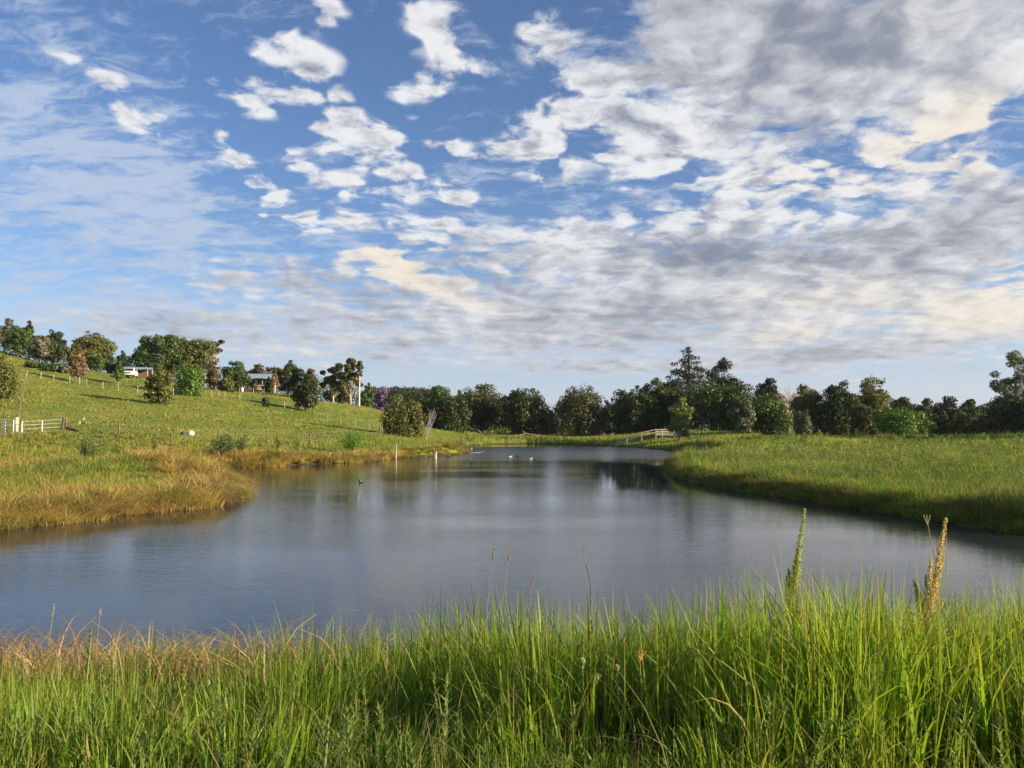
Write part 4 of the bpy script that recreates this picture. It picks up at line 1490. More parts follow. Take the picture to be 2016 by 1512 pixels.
palm(540, 726, 186, 'palm with white trunk and brown skirt of dead fronds beside the verandah house')

# bare leaning twigs at the corner bush
g = gpt(838, 116, 850)
root = empty('bare_twigs', g)
tag(root, 'bare whitish leaning twigs between the olive bush tree and the shore trees', 'dead shrub')
m = MB()
for i in range(9):
    a = Vector((random.uniform(-.3, .3), random.uniform(-.5, .5), 0))
    b = Vector((random.uniform(.2, 1.6), random.uniform(-.5, .5), random.uniform(2.5, 5.0)))
    limb(m, a, b, .045, .015, 4)
    for k in range(3):
        p = a.lerp(b, random.uniform(.4, .9))
        limb(m, p, p + Vector((random.uniform(-.6, .9), random.uniform(-.4, .4), random.uniform(.5, 1.2))), .022, .010, 4)
m.build('stems', BARK_GREY, root)


# ---------------------------------------------------------------- shrubs on the near side of the paddock
def shrub(name, label, px, top, wpx, D, c, n=900, leaf=.10, base_py=870, upright=.5):
    g = gpt(px, D, base_py)
    H = max(.4, at(px, top, D)[2] - g[2])
    R = wpx * D / F / 2
    root = empty(name, g)
    tag(root, label, 'shrub')
    m = MB()
    tips = []
    for i in range(14):
        a = random.uniform(0, 6.28)
        q = random.uniform(.15, .9)
        tip = Vector((math.cos(a) * R * q, math.sin(a) * R * q, H * random.uniform(.6, .98) * (1 - .3 * q)))
        limb(m, (tip.x * .12, tip.y * .12, -.05), tip, .02, .006, 4)
        tips.append(tip)
    m.build('stems', BARK, root)
    T = np.array(tips)[rng.integers(0, len(tips), n)]
    t = rng.random((n, 1)) ** .6
    pos = T * t + rng.normal(0, 1, (n, 3)) * np.array([[R * .16, R * .16, H * .08]])
    pos[:, 2] = np.maximum(pos[:, 2], .03)
    V, Fc, C = leafquads(pos, rng.normal(0, 1, (n, 3)) + np.array([[0, 0, .4]]), leaf * (.6 + .8 * rng.random(n)), .5, np.array([c]) * jit(n, .45))
    big_mesh('foliage', V, Fc, GRASS, root, col=C)


shrub('leafy_shrub', 'bright lime green leafy shrub on the bank near the upright water posts', 692, 833, 56, 81, (.16, .30, .03), 1500, .17)
shrub('grey_shrub', 'grey green bushy shrub behind the golden bank beside the paddock fence', 440, 850, 54, 66, (.11, .16, .06), 1300, .15)
shrub('grey_shrub', 'small blue green weed bush at the end of the paddock fence by the golden bank', 478, 848, 40, 70, (.12, .18, .06), 800, .15)
shrub('pale_shrub', 'pale feathery yellow green shrub below the white gate and dark log', 186, 838, 66, 52, (.19, .25, .07), 1500, .12)
shrub('dark_weed', 'dark bluish weed bush in front of the pale feathery shrub', 166, 862, 24, 49, (.09, .14, .05), 700, .10)
shrub('yellow_shrub', 'yellow topped weed clump near the post with the bright shrub', 548, 850, 26, 78, (.30, .30, .06), 600, .12)
shrub('yellow_shrub', 'second yellow topped weed between the two lower fence posts', 586, 851, 24, 78, (.30, .32, .07), 600, .12)
shrub('sedge_shrub', 'small lime weed standing in the grass near the pale boulder', 305, 850, 16, 58, (.22, .28, .06), 300, .10)
shrub('pale_shrub', 'pale twiggy bush on the far shore by the fallen white branch', 960, 845, 36, 158, (.16, .18, .05), 500, .25)
shrub('flowering_weed', 'weed with white flower heads on the far shore by the rail fence', 1206, 849, 10, 152, (.45, .45, .40), 130, .16)
shrub('flowering_weed', 'smaller weed with white flower heads a step away along the far shore', 1190, 850, 8, 152, (.45, .45, .40), 90, .14)

# ---------------------------------------------------------------- fences, gates, posts
def wire_fence(name, label, posts, D_h, mat, hgt, r, wires=(.35, .7, 1.0)):
    """posts: list of (px, D)"""
    pts = [Vector(gpt(px, D, 820)) for px, D in posts]
    root = empty(name, pts[0])
    tag(root, label, 'fence')
    o = pts[0]
    for p in pts:
        q = p - o
        m = MB()
        l = random.uniform(-.05, .05)
        m.tube([(q.x, q.y, q.z - .3), (q.x + l, q.y, q.z + hgt * random.uniform(.92, 1.06))], [r, r * .92], 7)
        m.build('post', mat, root)
    for wz in wires:
        m = MB()
        for a, b in zip(pts[:-1], pts[1:]):
            a2, b2 = a - o + Vector((0, 0, hgt * wz)), b - o + Vector((0, 0, hgt * wz))
            mid = a2.lerp(b2, .5) - Vector((0, 0, .03))
            m.tube([a2, mid, b2], [.008] * 3, 4, cap=False)
        m.build('wire', WIRE, root)
    return root


wire_fence('paddock_fence', 'dark timber posts and wire along the bottom of the paddock',
           [(130, 75.5), (235, 71), (338, 70), (430, 76), (527, 84), (612, 85), (690, 92), (748, 99)], 0, POSTWOOD, 1.2, .085)
wire_fence('hillside_fence', 'row of short pale posts and wire crossing the upper paddock below the houses',
           [(50, 131), (78, 134), (104, 135), (135, 133), (169, 131), (201, 130), (231, 130), (270, 129), (340, 134), (416, 140), (430, 141), (442, 142), (471, 142), (498, 142), (560, 139), (645, 128), (671, 127), (700, 126), (727, 125), (752, 123)],
           0, POST_DULL, 1.1, .065)
wire_fence('garden_fence', 'pale posts with wire in front of the verandah house garden', [(424, 172), (449, 174), (470, 177), (498, 181), (519, 183)], 0, POST_DULL, 1.0, .06)
wire_fence('track_fence', 'pale posts climbing straight up the hill beside the sandy track', [(34, 77), (37, 87), (40, 97), (43, 107), (46, 117), (48, 127)], 0, POSTWOOD, 1.2, .075)
wire_fence('pole_fence', 'short pale post fence by the power pole under the gum trees', [(664, 186), (684, 186), (712, 184), (727, 182), (741, 181)], 0, POST_DULL, 1.0, .065)

# sandy track up the hill beside the fence
xs = []
for D in np.arange(76, 128, 1.5):
    pxl = 36 + (D - 76) * .23
    xs.append((gpt(pxl - 11 * 76 / D * .5, D, 820), gpt(pxl - 3, D, 820)))
vs = []
for a, b in xs:
    vs += [(a[0], a[1], a[2] + .03), (b[0], b[1], b[2] + .03)]
m = MB()
m.add(vs, [(2 * i, 2 * i + 1, 2 * i + 3, 2 * i + 2) for i in range(len(xs) - 1)])
tag(m.build('hill_path', TRACK), kind='structure')


def gate(label, px0, px1, D0, D1, hgt, ups, rails, rail_r, up_r):
    a, b = Vector(gpt(px0, D0, 850)), Vector(gpt(px1, D1, 850))
    root = empty('farm_gate', a)
    tag(root, label, 'gate')
    d = b - a
    for t in ups:
        p = d * t
        MB().tube([(p.x, p.y, p.z - .1), (p.x, p.y, p.z + hgt)], [up_r, up_r], 8).build('upright', WHITE, root)
    for k in range(rails):
        z = hgt * (.12 + .86 * k / (rails - 1))
        MB().tube([(0, 0, z), (d.x, d.y, d.z + z)], [rail_r, rail_r], 6).build('rail', WHITE, root)


gate('wide white pipe gate with three uprights and thin rails below the paddock', 43, 122, 75, 75.5, 1.18, (0, .5, .985), 4, .022, .055)
gate('white railed stock panel at the picture edge beside the sandy track', -18, 27, 76, 75, 1.35, (.22, .52, .62, .98), 5, .035, .045)
g = gpt(32, 75.4, 850)
root = empty('gate_post', g)
tag(root, 'tan timber gate post between the stock panel and the wide gate', 'post')
MB().tube([(0, 0, -.2), (.02, 0, 1.55)], [.16, .14], 9).build('post', PALEPOST, root)
g = gpt(126, 75.6, 850)
root = empty('strainer_post', g)
tag(root, 'thick dark leaning strainer post at the end of the wide white gate', 'post')
MB().tube([(0, 0, -.2), (-.04, 0, .7), (.03, 0, 1.32)], [.24, .21, .19], 9).build('post', POSTWOOD, root)
g = gpt(131, 75, 850)
root = empty('fallen_log', (g[0], g[1], g[2]))
tag(root, 'dark fallen log lying in the grass beside the strainer post', 'log')
e = Vector(gpt(157, 73.5, 850)) - Vector(g)
MB().tube([(0, 0, .40), (e.x * .5, e.y * .5, e.z * .5 + .26), (e.x, e.y, e.z + .14)], [.15, .14, .10], 8).build('trunk', POSTWOOD, root)

# timber rail fence running down into the water
PTS = [(1191, 136, 882, 1.0), (1234, 132.5, 860, 1.05), (1263, 132, 850.5, 1.0), (1291, 132, 844.5, 1.15)]
root = empty('rail_fence', gpt(1291, 132, 850))
tag(root, 'grey timber rail fence sloping down the far shore into the water', 'fence')
o = Vector(root.location)
tops = []
for px, D, py, hh in PTS:
    p = Vector(at(px, py, D))
    tops.append(p)
    q = p - o
    gzz = min(gz(p.x, p.y), p.z - .5) - o.z
    if px > 1200:
        MB().tube([(q.x, q.y, gzz - .2), (q.x, q.y, q.z)], [.075, .07], 7).build('post', TIMBER, root)
for off in (.08, .52):
    for a, b in zip(tops[:-1], tops[1:]):
        MB().bar(a - o - Vector((0, .09, off)), b - o - Vector((0, .09, off)), .10).build('rail', TIMBER, root)
for px in (1304, 1327, 1350, 1372):
    p = Vector(at(px, 845.5, 132 + (px - 1291) * .03))
    q = p - o
    MB().tube([(q.x, q.y, gz(p.x, p.y) - o.z - .2), (q.x, q.y, q.z)], [.06, .055], 7).build('post', TIMBER, root)
for k in range(4):
    a, b = Vector(at(1291, 846 + k * 3.4, 132)), Vector(at(1374, 846 + k * 3.4, 134.5))
    MB().bar(a - o - Vector((0, .09, 0)), b - o - Vector((0, .09, 0)), .085).build('rail', TIMBER, root)
for px0, py0, px1, py1 in ((1211, 879, 1234, 868), (1220, 880, 1236, 870)):
    a, b = Vector(at(px0, py0, 133)), Vector(at(px1, py1, 132.4))
    MB().bar(a - o, b - o, .07).build('brace', TIMBER, root)


# posts in the water
def water_post(px, top, base, rad, label, mat):
    b = wl(px, base)
    t = at(px, top, b[1])
    root = empty('water_post', (b[0], b[1], 0))
    tag(root, label, 'post')
    MB().tube([(0, 0, -.6), (rad * .3, 0, t[2] * .5), (rad * .5, 0, t[2])], [rad, rad * .95, rad * .85], 9).build('post', mat, root)
    return root, b


water_post(779, 875, 903, .085, 'tall slim pale post standing alone in the water near the shore', POST_DULL)
water_post(857, 889, 903, .13, 'short stout pale post in the water with sawn pale face', TIMBER)
water_post(853.5, 886, 902, .10, 'short dark post touching the stout pale post in the water', POSTWOOD)
a, b = wl(861, 901), wl(889, 902.5)
root = empty('fallen_branch', (a[0], a[1], 0))
tag(root, 'slanting fallen branch running from the stout post into the water', 'branch')
m = MB()
m.tube([(0, 0, .52), ((b[0] - a[0]) * .6, 0, .22), (b[0] - a[0], -.3, .02)], [.06, .055, .03], 6)
m.tube([((b[0] - a[0]) * .66, 0, .25), ((b[0] - a[0]) * .72, -.05, -.05)], [.08, .06], 6)
m.build('stem', POSTWOOD, root)
a = wl(922, 892)
root = empty('driftwood', (a[0], a[1], 0.02))
tag(root, 'pale driftwood sticks at the tip of the tan grassy spit', 'driftwood')
m = MB()
m.tube([(-1.2, .4, .25), (-.3, .2, .16), (.5, 0, .05)], [.07, .06, .03], 6)
m.tube([(.4, -.2, .02), (1.3, 0, .05), (2.0, .1, .22)], [.03, .03, .02], 6)
m.build('stick', BARK_PALE, root)
# fallen bare branch lying along the far shore
g = gpt(905, 160, 858)
root = empty('bare_fallen_branch', g)
tag(root, 'long thin white fallen branch arching along the far shore grass', 'branch')
m = MB()
prev = None
for px, py in ((905, 856), (925, 858), (955, 860), (975, 857.5), (1000, 858.5), (1020, 856.5), (1036, 853.5), (1052, 856), (1075, 859)):
    p = Vector(at(px, py, 160)) - Vector(g)
    if prev is not None:
        limb(m, prev, p, .06, .05, 5)
    prev = p
for px, py, qx, qy in ((955, 860, 948, 850), (948, 852, 940, 846), (962, 859, 972, 845), (1036, 853.5, 1030, 849), (905, 856, 899, 853)):
    limb(m, Vector(at(px, py, 160)) - Vector(g), Vector(at(qx, qy, 160)) - Vector(g), .05, .02, 4)
m.build('stem', BARK_PALE, root)

# boulders
for px, py, r, sc, mat, lab in ((375, 857, .36, (1.2, .95, 1.0), STONE_PALE, 'pale cream boulder in the grass at the foot of the paddock'),
                                (362, 858, .32, (1.05, .9, 1.0), STONE_DARK, 'dark grey boulder touching the pale cream boulder')):
    p = gpix(px, py, 40, 110)
    root = empty('boulder', (p[0], p[1], p[2]))
    tag(root, lab, 'boulder')
    k = p[1] / 68
    MB().ball((0, 0, .16 * k), r * k * .72, 14, 9, sc, .10).build('rock', mat, root, smooth=True)


# ---------------------------------------------------------------- power pole
g = gpt(707, 166, 800)
root = empty('power_pole', g)
tag(root, 'tall slim timber power pole standing beside the gum pair', 'pole')
H = at(707, 741, 166)[2] - g[2]
MB().tube([(0, 0, -.2), (.05, 0, H)], [.19, .12], 9).build('pole', PALEPOST, root)
MB().bar((-.7, 0, H - .5), (.7, 0, H - .5), .12).build('crossarm', TIMBER, root)
for s in (-.6, 0, .6):
    MB().tube([(s, 0, H - .44), (s, 0, H - .22)], [.06, .05], 7).build('insulator', WHITE, root)

# ---------------------------------------------------------------- houses
def house_verandah():
    D = 196
    g = gpt(497, D, 775)
    root = empty('verandah_house', (g[0], g[1], g[2]), math.radians(8))
    tag(root, 'cream raised house with open verandah posts under a blue grey roof', 'house')
    f = 1.0
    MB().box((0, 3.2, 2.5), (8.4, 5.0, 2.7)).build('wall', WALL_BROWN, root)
    MB().box((-4.7, 2.6, 2.0), (1.0, 3.6, 1.9)).build('side_wall', WALL_CREAM, root)
    MB().box((0, -.2, 1.08), (9.4, 1.8, .16)).build('deck', WALL_CREAM, root)
    MB().box((-2.2, -1.12, .99), (4.6, .08, .36)).build('fascia', WALL_CREAM, root)
    for x in (-4.5, -2.9, -1.2, .6, 2.4, 4.4):
        MB().box((x, -.95, 2.42), (.14, .14, 2.5)).build('verandah_post', TIMBER if x > 0 else WALL_CREAM, root)
        MB().box((x, -.9, .45), (.22, .22, 1.05)).build('stump', POSTWOOD, root)
    for z in (1.55, 2.0):
        MB().box((0, -.95, z), (9.0, .06, .08)).build('rail', TIMBER, root)
    for x in np.arange(-4.3, 4.4, .35):
        MB().box((x, -.95, 1.58), (.04, .04, .82)).build('baluster', TIMBER, root)
    m = MB()
    m.prism([(-1.5, 3.70), (2.9, 5.0), (7.3, 3.75), (7.3, 3.65), (2.9, 4.88), (-1.5, 3.58)], -5.4, 5.4)
    r = m.build('roof', ROOF_BLUE, root)
    r.rotation_euler = (0, 0, math.pi / 2)
    for x in np.arange(-5.2, 5.3, .75):
        rb = MB().bar((x, -1.48, 3.74), (x, 2.88, 5.04), .05)
        rb.build('rib', ROOF_BLUE, root)
    for x, w_ in ((-2.6, 1.3), (0.0, .95), (2.7, 1.5)):
        wd = MB().box((x, .66, 2.45), (w_, .08, 1.3)).build('window', WALL_CREAM, root)
        MB().box((x, .60, 2.45), (w_ - .16, .05, 1.12)).build('pane', GLASS, wd)
    st = MB()
    for k in range(6):
        st.box((-3.4 + k * .28, -1.5 - k * 0, .95 - k * .17), (.30, 1.0, .06))
    st.build('stairs', TIMBER, root)
    MB().bar((-3.6, -2.0, 1.9), (-1.9, -2.0, .8), .08).build('handrail', TIMBER, root)


def house_gable():
    D = 208
    g = gpt(436, D, 760)
    root = empty('gable_house', g, math.radians(-18))
    tag(root, 'pale grey gable roofed house mostly hidden behind the reddish shrub', 'house')
    zt = at(435, 734, D)[2] - g[2]
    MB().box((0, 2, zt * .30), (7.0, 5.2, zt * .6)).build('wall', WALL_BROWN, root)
    e = zt * .58
    r = MB().prism([(-3.4, e), (0, zt), (3.4, e), (3.4, e - .12), (0, zt - .12), (-3.4, e - .12)], -4.0, 4.0).build('roof', ROOF_GREY, root)
    r.location = (0, 2, 0)
    r.rotation_euler = (0, 0, math.pi / 2)
    for x in (-1.8, 1.6):
        wd = MB().box((x, -.64, zt * .33), (1.2, .08, 1.2)).build('window', WHITE, root)
        MB().box((x, -.70, zt * .33), (1.0, .05, 1.0)).build('pane', GLASS, wd)
    MB().box((2.6, -1.4, e + .1), (.5, .06, .4)).build('gable_trim', WHITE, root)


def carport():
    D = 172
    g = gpt(262, D, 740)
    root = empty('carport', g, math.radians(10))
    tag(root, 'blue grey iron roofed carport behind the white car', 'carport')
    zt = at(265, 722, D)[2] - g[2]
    for x in (-2.8, 2.8):
        for y in (0, 4):
            MB().tube([(x, y, -.1), (x, y, zt - .3)], [.07, .07], 7).build('post', TIMBER, root)
    MB().add([(-3.2, -.4, zt - .45), (3.2, -.4, zt - .55), (3.2, 4.6, zt + .1), (-3.2, 4.6, zt + .2), (-3.2, -.4, zt - .37), (3.2, -.4, zt - .47), (3.2, 4.6, zt + .18), (-3.2, 4.6, zt + .28)],
             [(3, 2, 1, 0), (4, 5, 6, 7), (0, 1, 5, 4), (1, 2, 6, 5), (2, 3, 7, 6), (3, 0, 4, 7)]).build('roof', ROOF_BLUE, root)
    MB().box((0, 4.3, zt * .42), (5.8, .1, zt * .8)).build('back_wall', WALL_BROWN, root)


def cottage():
    D = 178
    g = gpt(832, D, 830)
    root = empty('cream_cottage', g, math.radians(5))
    tag(root, 'sliver of cream gabled cottage showing between the olive bush tree and bare twigs', 'house')
    zt = at(833, 791, D)[2] - g[2]
    MB().add([(-1.9, 0, 0), (1.9, 0, 0), (1.9, 0, zt * .72), (0, 0, zt), (-1.9, 0, zt * .72), (-1.9, 6, 0), (1.9, 6, 0), (1.9, 6, zt * .72), (0, 6, zt), (-1.9, 6, zt * .72)],
             [(0, 1, 2, 3, 4), (9, 8, 7, 6, 5), (0, 4, 9, 5), (1, 6, 7, 2)]).build('wall', WALL_CREAM, root)
    MB().prism([(-2.2, zt * .66), (0, zt + .1), (2.2, zt * .66), (2.2, zt * .66 + .12), (0, zt + .24), (-2.2, zt * .66 + .12)], -.3, 6.3).build('roof', ROOF_GREY, root)
    wd = MB().box((.2, -.05, zt * .42), (1.1, .08, 1.2)).build('window', WHITE, root)
    MB().box((.2, -.11, zt * .42), (.95, .05, 1.05)).build('pane', GLASS, wd)


house_verandah()
house_gable()
carport()
cottage()

g = gpt(471, 178, 775)
root = empty('garden_bin', g, math.radians(6))
tag(root, 'dark green box bin with pale end standing below the verandah house', 'bin')
MB().box((-.3, 0, .45), (1.15, .8, .9)).build('box', TANK, root, bevel=.04)
MB().box((-.3, 0, .94), (1.22, .86, .08)).build('lid', TANK, root)
g = gpt(476.5, 177.5, 775)
root = empty('drum', g)
tag(root, 'white upright drum next to the dark green bin', 'drum')
MB().tube([(0, 0, 0), (0, 0, .45), (0, 0, .95)], [.26, .28, .26], 12).build('drum_body', WHITE, root, smooth=False)
MB().tube([(0, 0, .95), (0, 0, .99)], [.22, .22], 12).build('lid', WHITE, root)
g = gpt(737, 186, 800)
root = empty('water_trough', g)
tag(root, 'small white trough in the grass between the power pole and the purple tree', 'trough')
MB().box((0, 0, .42), (1.7, .7, .55)).build('basin', WHITE, root, bevel=.05)
for s in (-.6, .6):
    MB().box((s, 0, .08), (.2, .6, .3)).build('foot', POSTWOOD, root)


# ---------------------------------------------------------------- the white car, seen nose on
def car(px, D, label):
    g = gpt(px, D, 745)
    root = empty('parked_car', g, math.radians(14))
    tag(root, label, 'car')
    # length along y, nose towards -y
    def sect(rows):
        m = MB()
        n = len(rows[0][1])
        vs = []
        for y, prof in rows:
            vs += [(x, y, z) for x, z in prof]
        fs = []
        for i in range(len(rows) - 1):
            for k in range(n):
                fs.append((i * n + k, i * n + (k + 1) % n, (i + 1) * n + (k + 1) % n, (i + 1) * n + k))
        fs.append(tuple(range(n))[::-1])
        fs.append(tuple((len(rows) - 1) * n + k for k in range(n)))
        return m.add(vs, fs)

    def prof(w, z0, z1):
        return [(-w, z0), (w, z0), (w + .04, (z0 + z1) / 2), (w - .03, z1 - .06), (w - .14, z1), (-w + .14, z1), (-w + .03, z1 - .06), (-w - .04, (z0 + z1) / 2)]
    sect([(-2.25, prof(.72, .42, .86)), (-2.1, prof(.86, .34, .98)), (-1.0, prof(.90, .30, 1.08)), (.9, prof(.91, .30, 1.08)), (2.1, prof(.88, .34, 1.06)), (2.25, prof(.78, .45, .98))]).build('body', CARWHITE, root, smooth=False, bevel=.03)
    sect([(-1.05, prof(.80, 1.06, 1.12)), (-.35, prof(.70, 1.06, 1.68)), (1.5, prof(.70, 1.06, 1.70)), (2.1, prof(.78, 1.04, 1.12))]).build('cabin', CARWHITE, root, bevel=.03)
    m = MB()
    m.add([(-.66, -1.05, 1.14), (.66, -1.05, 1.14), (.55, -.44, 1.62), (-.55, -.44, 1.62)], [(0, 1, 2, 3)])
    o = m.build('windscreen', GLASS, root)
    o.location = (0, -.06, .01)
    for s in (-1, 1):
        m = MB().add([(s * .80, -.72, 1.16), (s * .80, 1.55, 1.16), (s * .735, 1.25, 1.58), (s * .735, -.30, 1.58)], [(0, 1, 2, 3)])
        m.build('side_window', GLASS, root)
        MB().box((s * .62, -2.20, .80), (.34, .10, .16)).build('headlight', LAMPGLASS, root, bevel=.02)
        MB().box((s * 1.0, -.62, 1.16), (.18, .10, .14)).build('mirror', CARWHITE, root, bevel=.02)
        for y in (-1.42, 1.42):
            wheel = MB().tube([(s * .70, y, .34), (s * .93, y, .34)], [.34, .34], 18).build('wheel', RUBBER, root)
            MB().tube([(s * .90, y, .34), (s * .945, y, .34)], [.21, .19], 12).build('rim', CHROME, wheel)
    MB().box((0, -2.24, .72), (.86, .08, .22)).build('grille', RUBBER, root)
    MB().box((0, -2.28, .48), (1.60, .14, .20)).build('bumper', CARWHITE, root, bevel=.03)
    MB().box((0, -2.37, .48), (.40, .02, .12)).build('number_plate', LAMPGLASS, root)


car(257, 151, 'white car parked nose out on the hill beneath the wide feathery tree')


# ---------------------------------------------------------------- birds
def duck(px, py, mat, hmat, rz, label, s=1.0):
    s *= .52
    p = wl(px, py)
    root = empty('duck', (p[0], p[1], 0), rz)
    tag(root, label, 'duck', 'ducks on the water')
    body = MB().ball((0, 0, .06 * s), .2 * s, 14, 9, (1.25, .62, .52))
    body.tube([(-.18 * s, 0, .10 * s), (-.33 * s, 0, .17 * s)], [.07 * s, .02 * s], 7)
    body.tube([(.17 * s, 0, .08 * s), (.24 * s, 0, .18 * s), (.26 * s, 0, .25 * s)], [.075 * s, .045 * s, .045 * s], 8)
    body.ball((.28 * s, 0, .28 * s), .065 * s, 10, 7, (1.2, .9, .9))
    body.build('body', mat, root, smooth=True)
    MB().tube([(.34 * s, 0, .275 * s), (.43 * s, 0, .262 * s)], [.025 * s, .014 * s], 6).build('bill', BILL, root)
    MB().ball((-.02 * s, 0, .09 * s), .17 * s, 10, 6, (1.15, .72, .42)).build('wings', hmat, root, smooth=True)


duck(711, 950, DUCKDARK, DUCKWHITE, math.pi * .9, 'dark duck with pale wings swimming off the golden bank', 1.1)
duck(929, 912, DUCKDARK, DUCKDARK, .2, 'all dark duck swimming past the grassy spit', 1.15)
duck(1005, 900, DUCKWHITE, DUCKWHITE, .3, 'white duck swimming beside a black one in open water', 1.1)
duck(1019, 899.5, DUCKDARK, DUCKDARK, 2.8, 'black duck next to the white duck in open water', 1.25)
duck(1045, 904, DUCKWHITE, DUCKDARK, .1, 'white duck with dark wings out alone beyond the black duck', 1.05)


def egret(px, py, D, label, s=1.0):
    s *= .62
    p = gpt(px, D, py) if px > 500 else gpix(px, py, 60, 130)
    z = max(p[2], .02)
    root = empty('wading_bird', (p[0], p[1], z), random.uniform(-.5, .5))
    tag(root, label, 'bird')
    b = MB().ball((0, 0, .45 * s), .16 * s, 12, 8, (1.4, .7, .8))
    b.tube([(.16 * s, 0, .50 * s), (.24 * s, 0, .62 * s), (.19 * s, 0, .76 * s), (.25 * s, 0, .86 * s)], [.06 * s, .035 * s, .03 * s, .035 * s], 7)
    b.ball((.28 * s, 0, .88 * s), .045 * s, 8, 6, (1.3, .9, .9))
    b.build('body', DUCKWHITE, root, smooth=True)
    MB().tube([(.32 * s, 0, .88 * s), (.45 * s, 0, .85 * s)], [.014 * s, .004 * s], 5).build('bill', BILL, root)
    for q in (-.04, .04):
        MB().tube([(0, q * s, .34 * s), (.02 * s, q * s, .16 * s), (0, q * s, -.05)], [.014 * s] * 3, 5).build('leg', BILL, root)


egret(927.5, 884, 107, 'white wading bird standing at the tip of the tan spit', 1.0)
egret(156, 838, 79, 'white bird in the paddock grass just past the fallen log', .9)
egret(164, 830, 88, 'white bird a little further up the paddock from the fallen log', .9)


# ---------------------------------------------------------------- single plants in the near grass
def pxground(px, D):
    x = (px - CX) / F * D
    return (x, D, gz(x, D))


def dock(px, top, D, lean, col, label, nb):
    g = pxground(px, D)
    tp = at(px + lean, top, D)
    root = empty('dock_plant', g)
    tag(root, label, 'dock plant')
    H, L = tp[2] - g[2], tp[0] - g[0]
    st = MB()

    def main(t):
        return Vector((L * t ** 1.5, 0, H * t))
    st.tube([main(0), main(.35), main(.7), main(1)], [.010, .008, .006, .002], 6)
    pos, siz = [], []

    def spike(a, b, r, n):
        for i in range(n):
            t = random.random()
            p = a.lerp(b, t)
            rr = r * (1 - .85 * t)
            pos.append((p.x + random.gauss(0, rr), p.y + random.gauss(0, rr), p.z + random.gauss(0, .006)))
            siz.append(random.uniform(.008, .015))
    spike(main(.42), main(1), .026, 1500)
    for t, dx, ln in nb:
        a = main(t)
        b = a + Vector((dx, random.uniform(-.05, .05), ln))
        st.tube([a, a.lerp(b, .5) + Vector((dx * .15, 0, 0)), b], [.004, .003, .0015], 5)
        spike(a.lerp(b, .08), b, .016, 380)
    st.build('stalk', MATS['dock_stem'], root)
    n = len(pos)
    V, Fc, C = leafquads(np.array(pos), rng.normal(0, 1, (n, 3)), np.array(siz), .8, np.array([col]) * jit(n, .6))
    big_mesh('seed_clusters', V, Fc, GRASS, root, col=C)
    lf = []
    for i in range(7):
        t = random.uniform(.30, .72)
        a = main(t)
        s = random.choice((-1, 1))
        ln = random.uniform(.07, .13)
        base = np.array([[a.x, a.y, a.z]])
        lf.append(blades('x', base, np.array([ln]), np.array([.012]), np.array([0 if s > 0 else math.pi]), np.array([random.uniform(.8, 1.4)]), np.array([[.06, .10, .025]]), 6, droop=.6, face=np.array([math.pi / 2 + .5])))
    V, Fc, C = join(lf)
    big_mesh('leaves', V, Fc, GRASS, root, col=C)


simple('dock_stem', (.22, .24, .06), (.34, .30, .10), 20, .7, .2)
dock(1524, 1003, 5.4, 60, (.42, .46, .11), 'green flowering dock spike leaning over the near grass', [(.62, .00, .20), (.66, .05, .20), (.58, -.015, .22), (.52, .10, .13), (.72, .035, .16)])
dock(1782, 1022, 5.2, 80, (.66, .50, .20), 'golden brown dock plant gone to seed above the near grass', [(.44, -.10, .26), (.50, -.03, .30), (.52, .03, .34), (.55, .09, .36), (.60, .02, .34), (.62, .10, .32), (.48, .13, .26), (.58, -.06, .22)])


def seedhead(px, top, D, lean, hl, col, label, rad=.008):
    g = pxground(px, D)
    tp = at(px + lean, top, D)
    root = empty('seed_stalk', g)
    tag(root, label, 'grass stalk')
    H, L = tp[2] - g[2], tp[0] - g[0]

    def P(t):
        return Vector((L * t ** 2, 0, H * t))
    MB().tube([P(0), P(.35), P(.7), P(.97)], [.0035, .003, .0022, .0016], 5).build('stem', MATS['dock_stem'], root)
    n = 120
    t = 1 - hl / H + hl / H * rng.random(n)
    pos = np.array([tuple(P(q)) for q in t]) + rng.normal(0, rad * .38, (n, 3))
    V, Fc, C = leafquads(pos, rng.normal(0, 1, (n, 3)), .009 + .008 * rng.random(n), .35, np.array([col]) * jit(n, .5))
    big_mesh('seed_head', V, Fc, GRASS, root, col=C)


simple('brown_stem', (.16, .13, .07), (.26, .22, .12), 20, .8, .15)
seedhead(947, 1081, 6.4, 26, .085, (.40, .27, .15), 'straight pinkish seed stalk over the middle of the near grass')
seedhead(972, 1078, 6.3, 33, .10, (.42, .30, .16), 'bent pinkish seed stalk beside the straight one')
seedhead(1030, 1125, 6.2, 20, .10, (.46, .28, .12), 'shorter orange seed stalk past the bent pinkish one')
seedhead(101, 1190, 6.8, 6, .10, (.50, .46, .34), 'whitish feathery seed stalk over the dry straw')
seedhead(196, 1198, 6.8, 2, .05, (.50, .42, .36), 'small pale seed stalk over the dry straw')
g = pxground(1160, 5.8)
root = empty('bare_twig', g)
tag(root, 'dark bare twig curving up out of the near grass', 'twig')
m = MB()
pp = [Vector(at(px, py, 5.8)) - Vector(g) for px, py in ((1163, 1150), (1156, 1120), (1147, 1095), (1147, 1066))]
m.tube([(0, 0, -.02)] + pp, [.004, .0035, .003, .0025, .001], 5)
m.build('stem', MATS['brown_stem'], root)
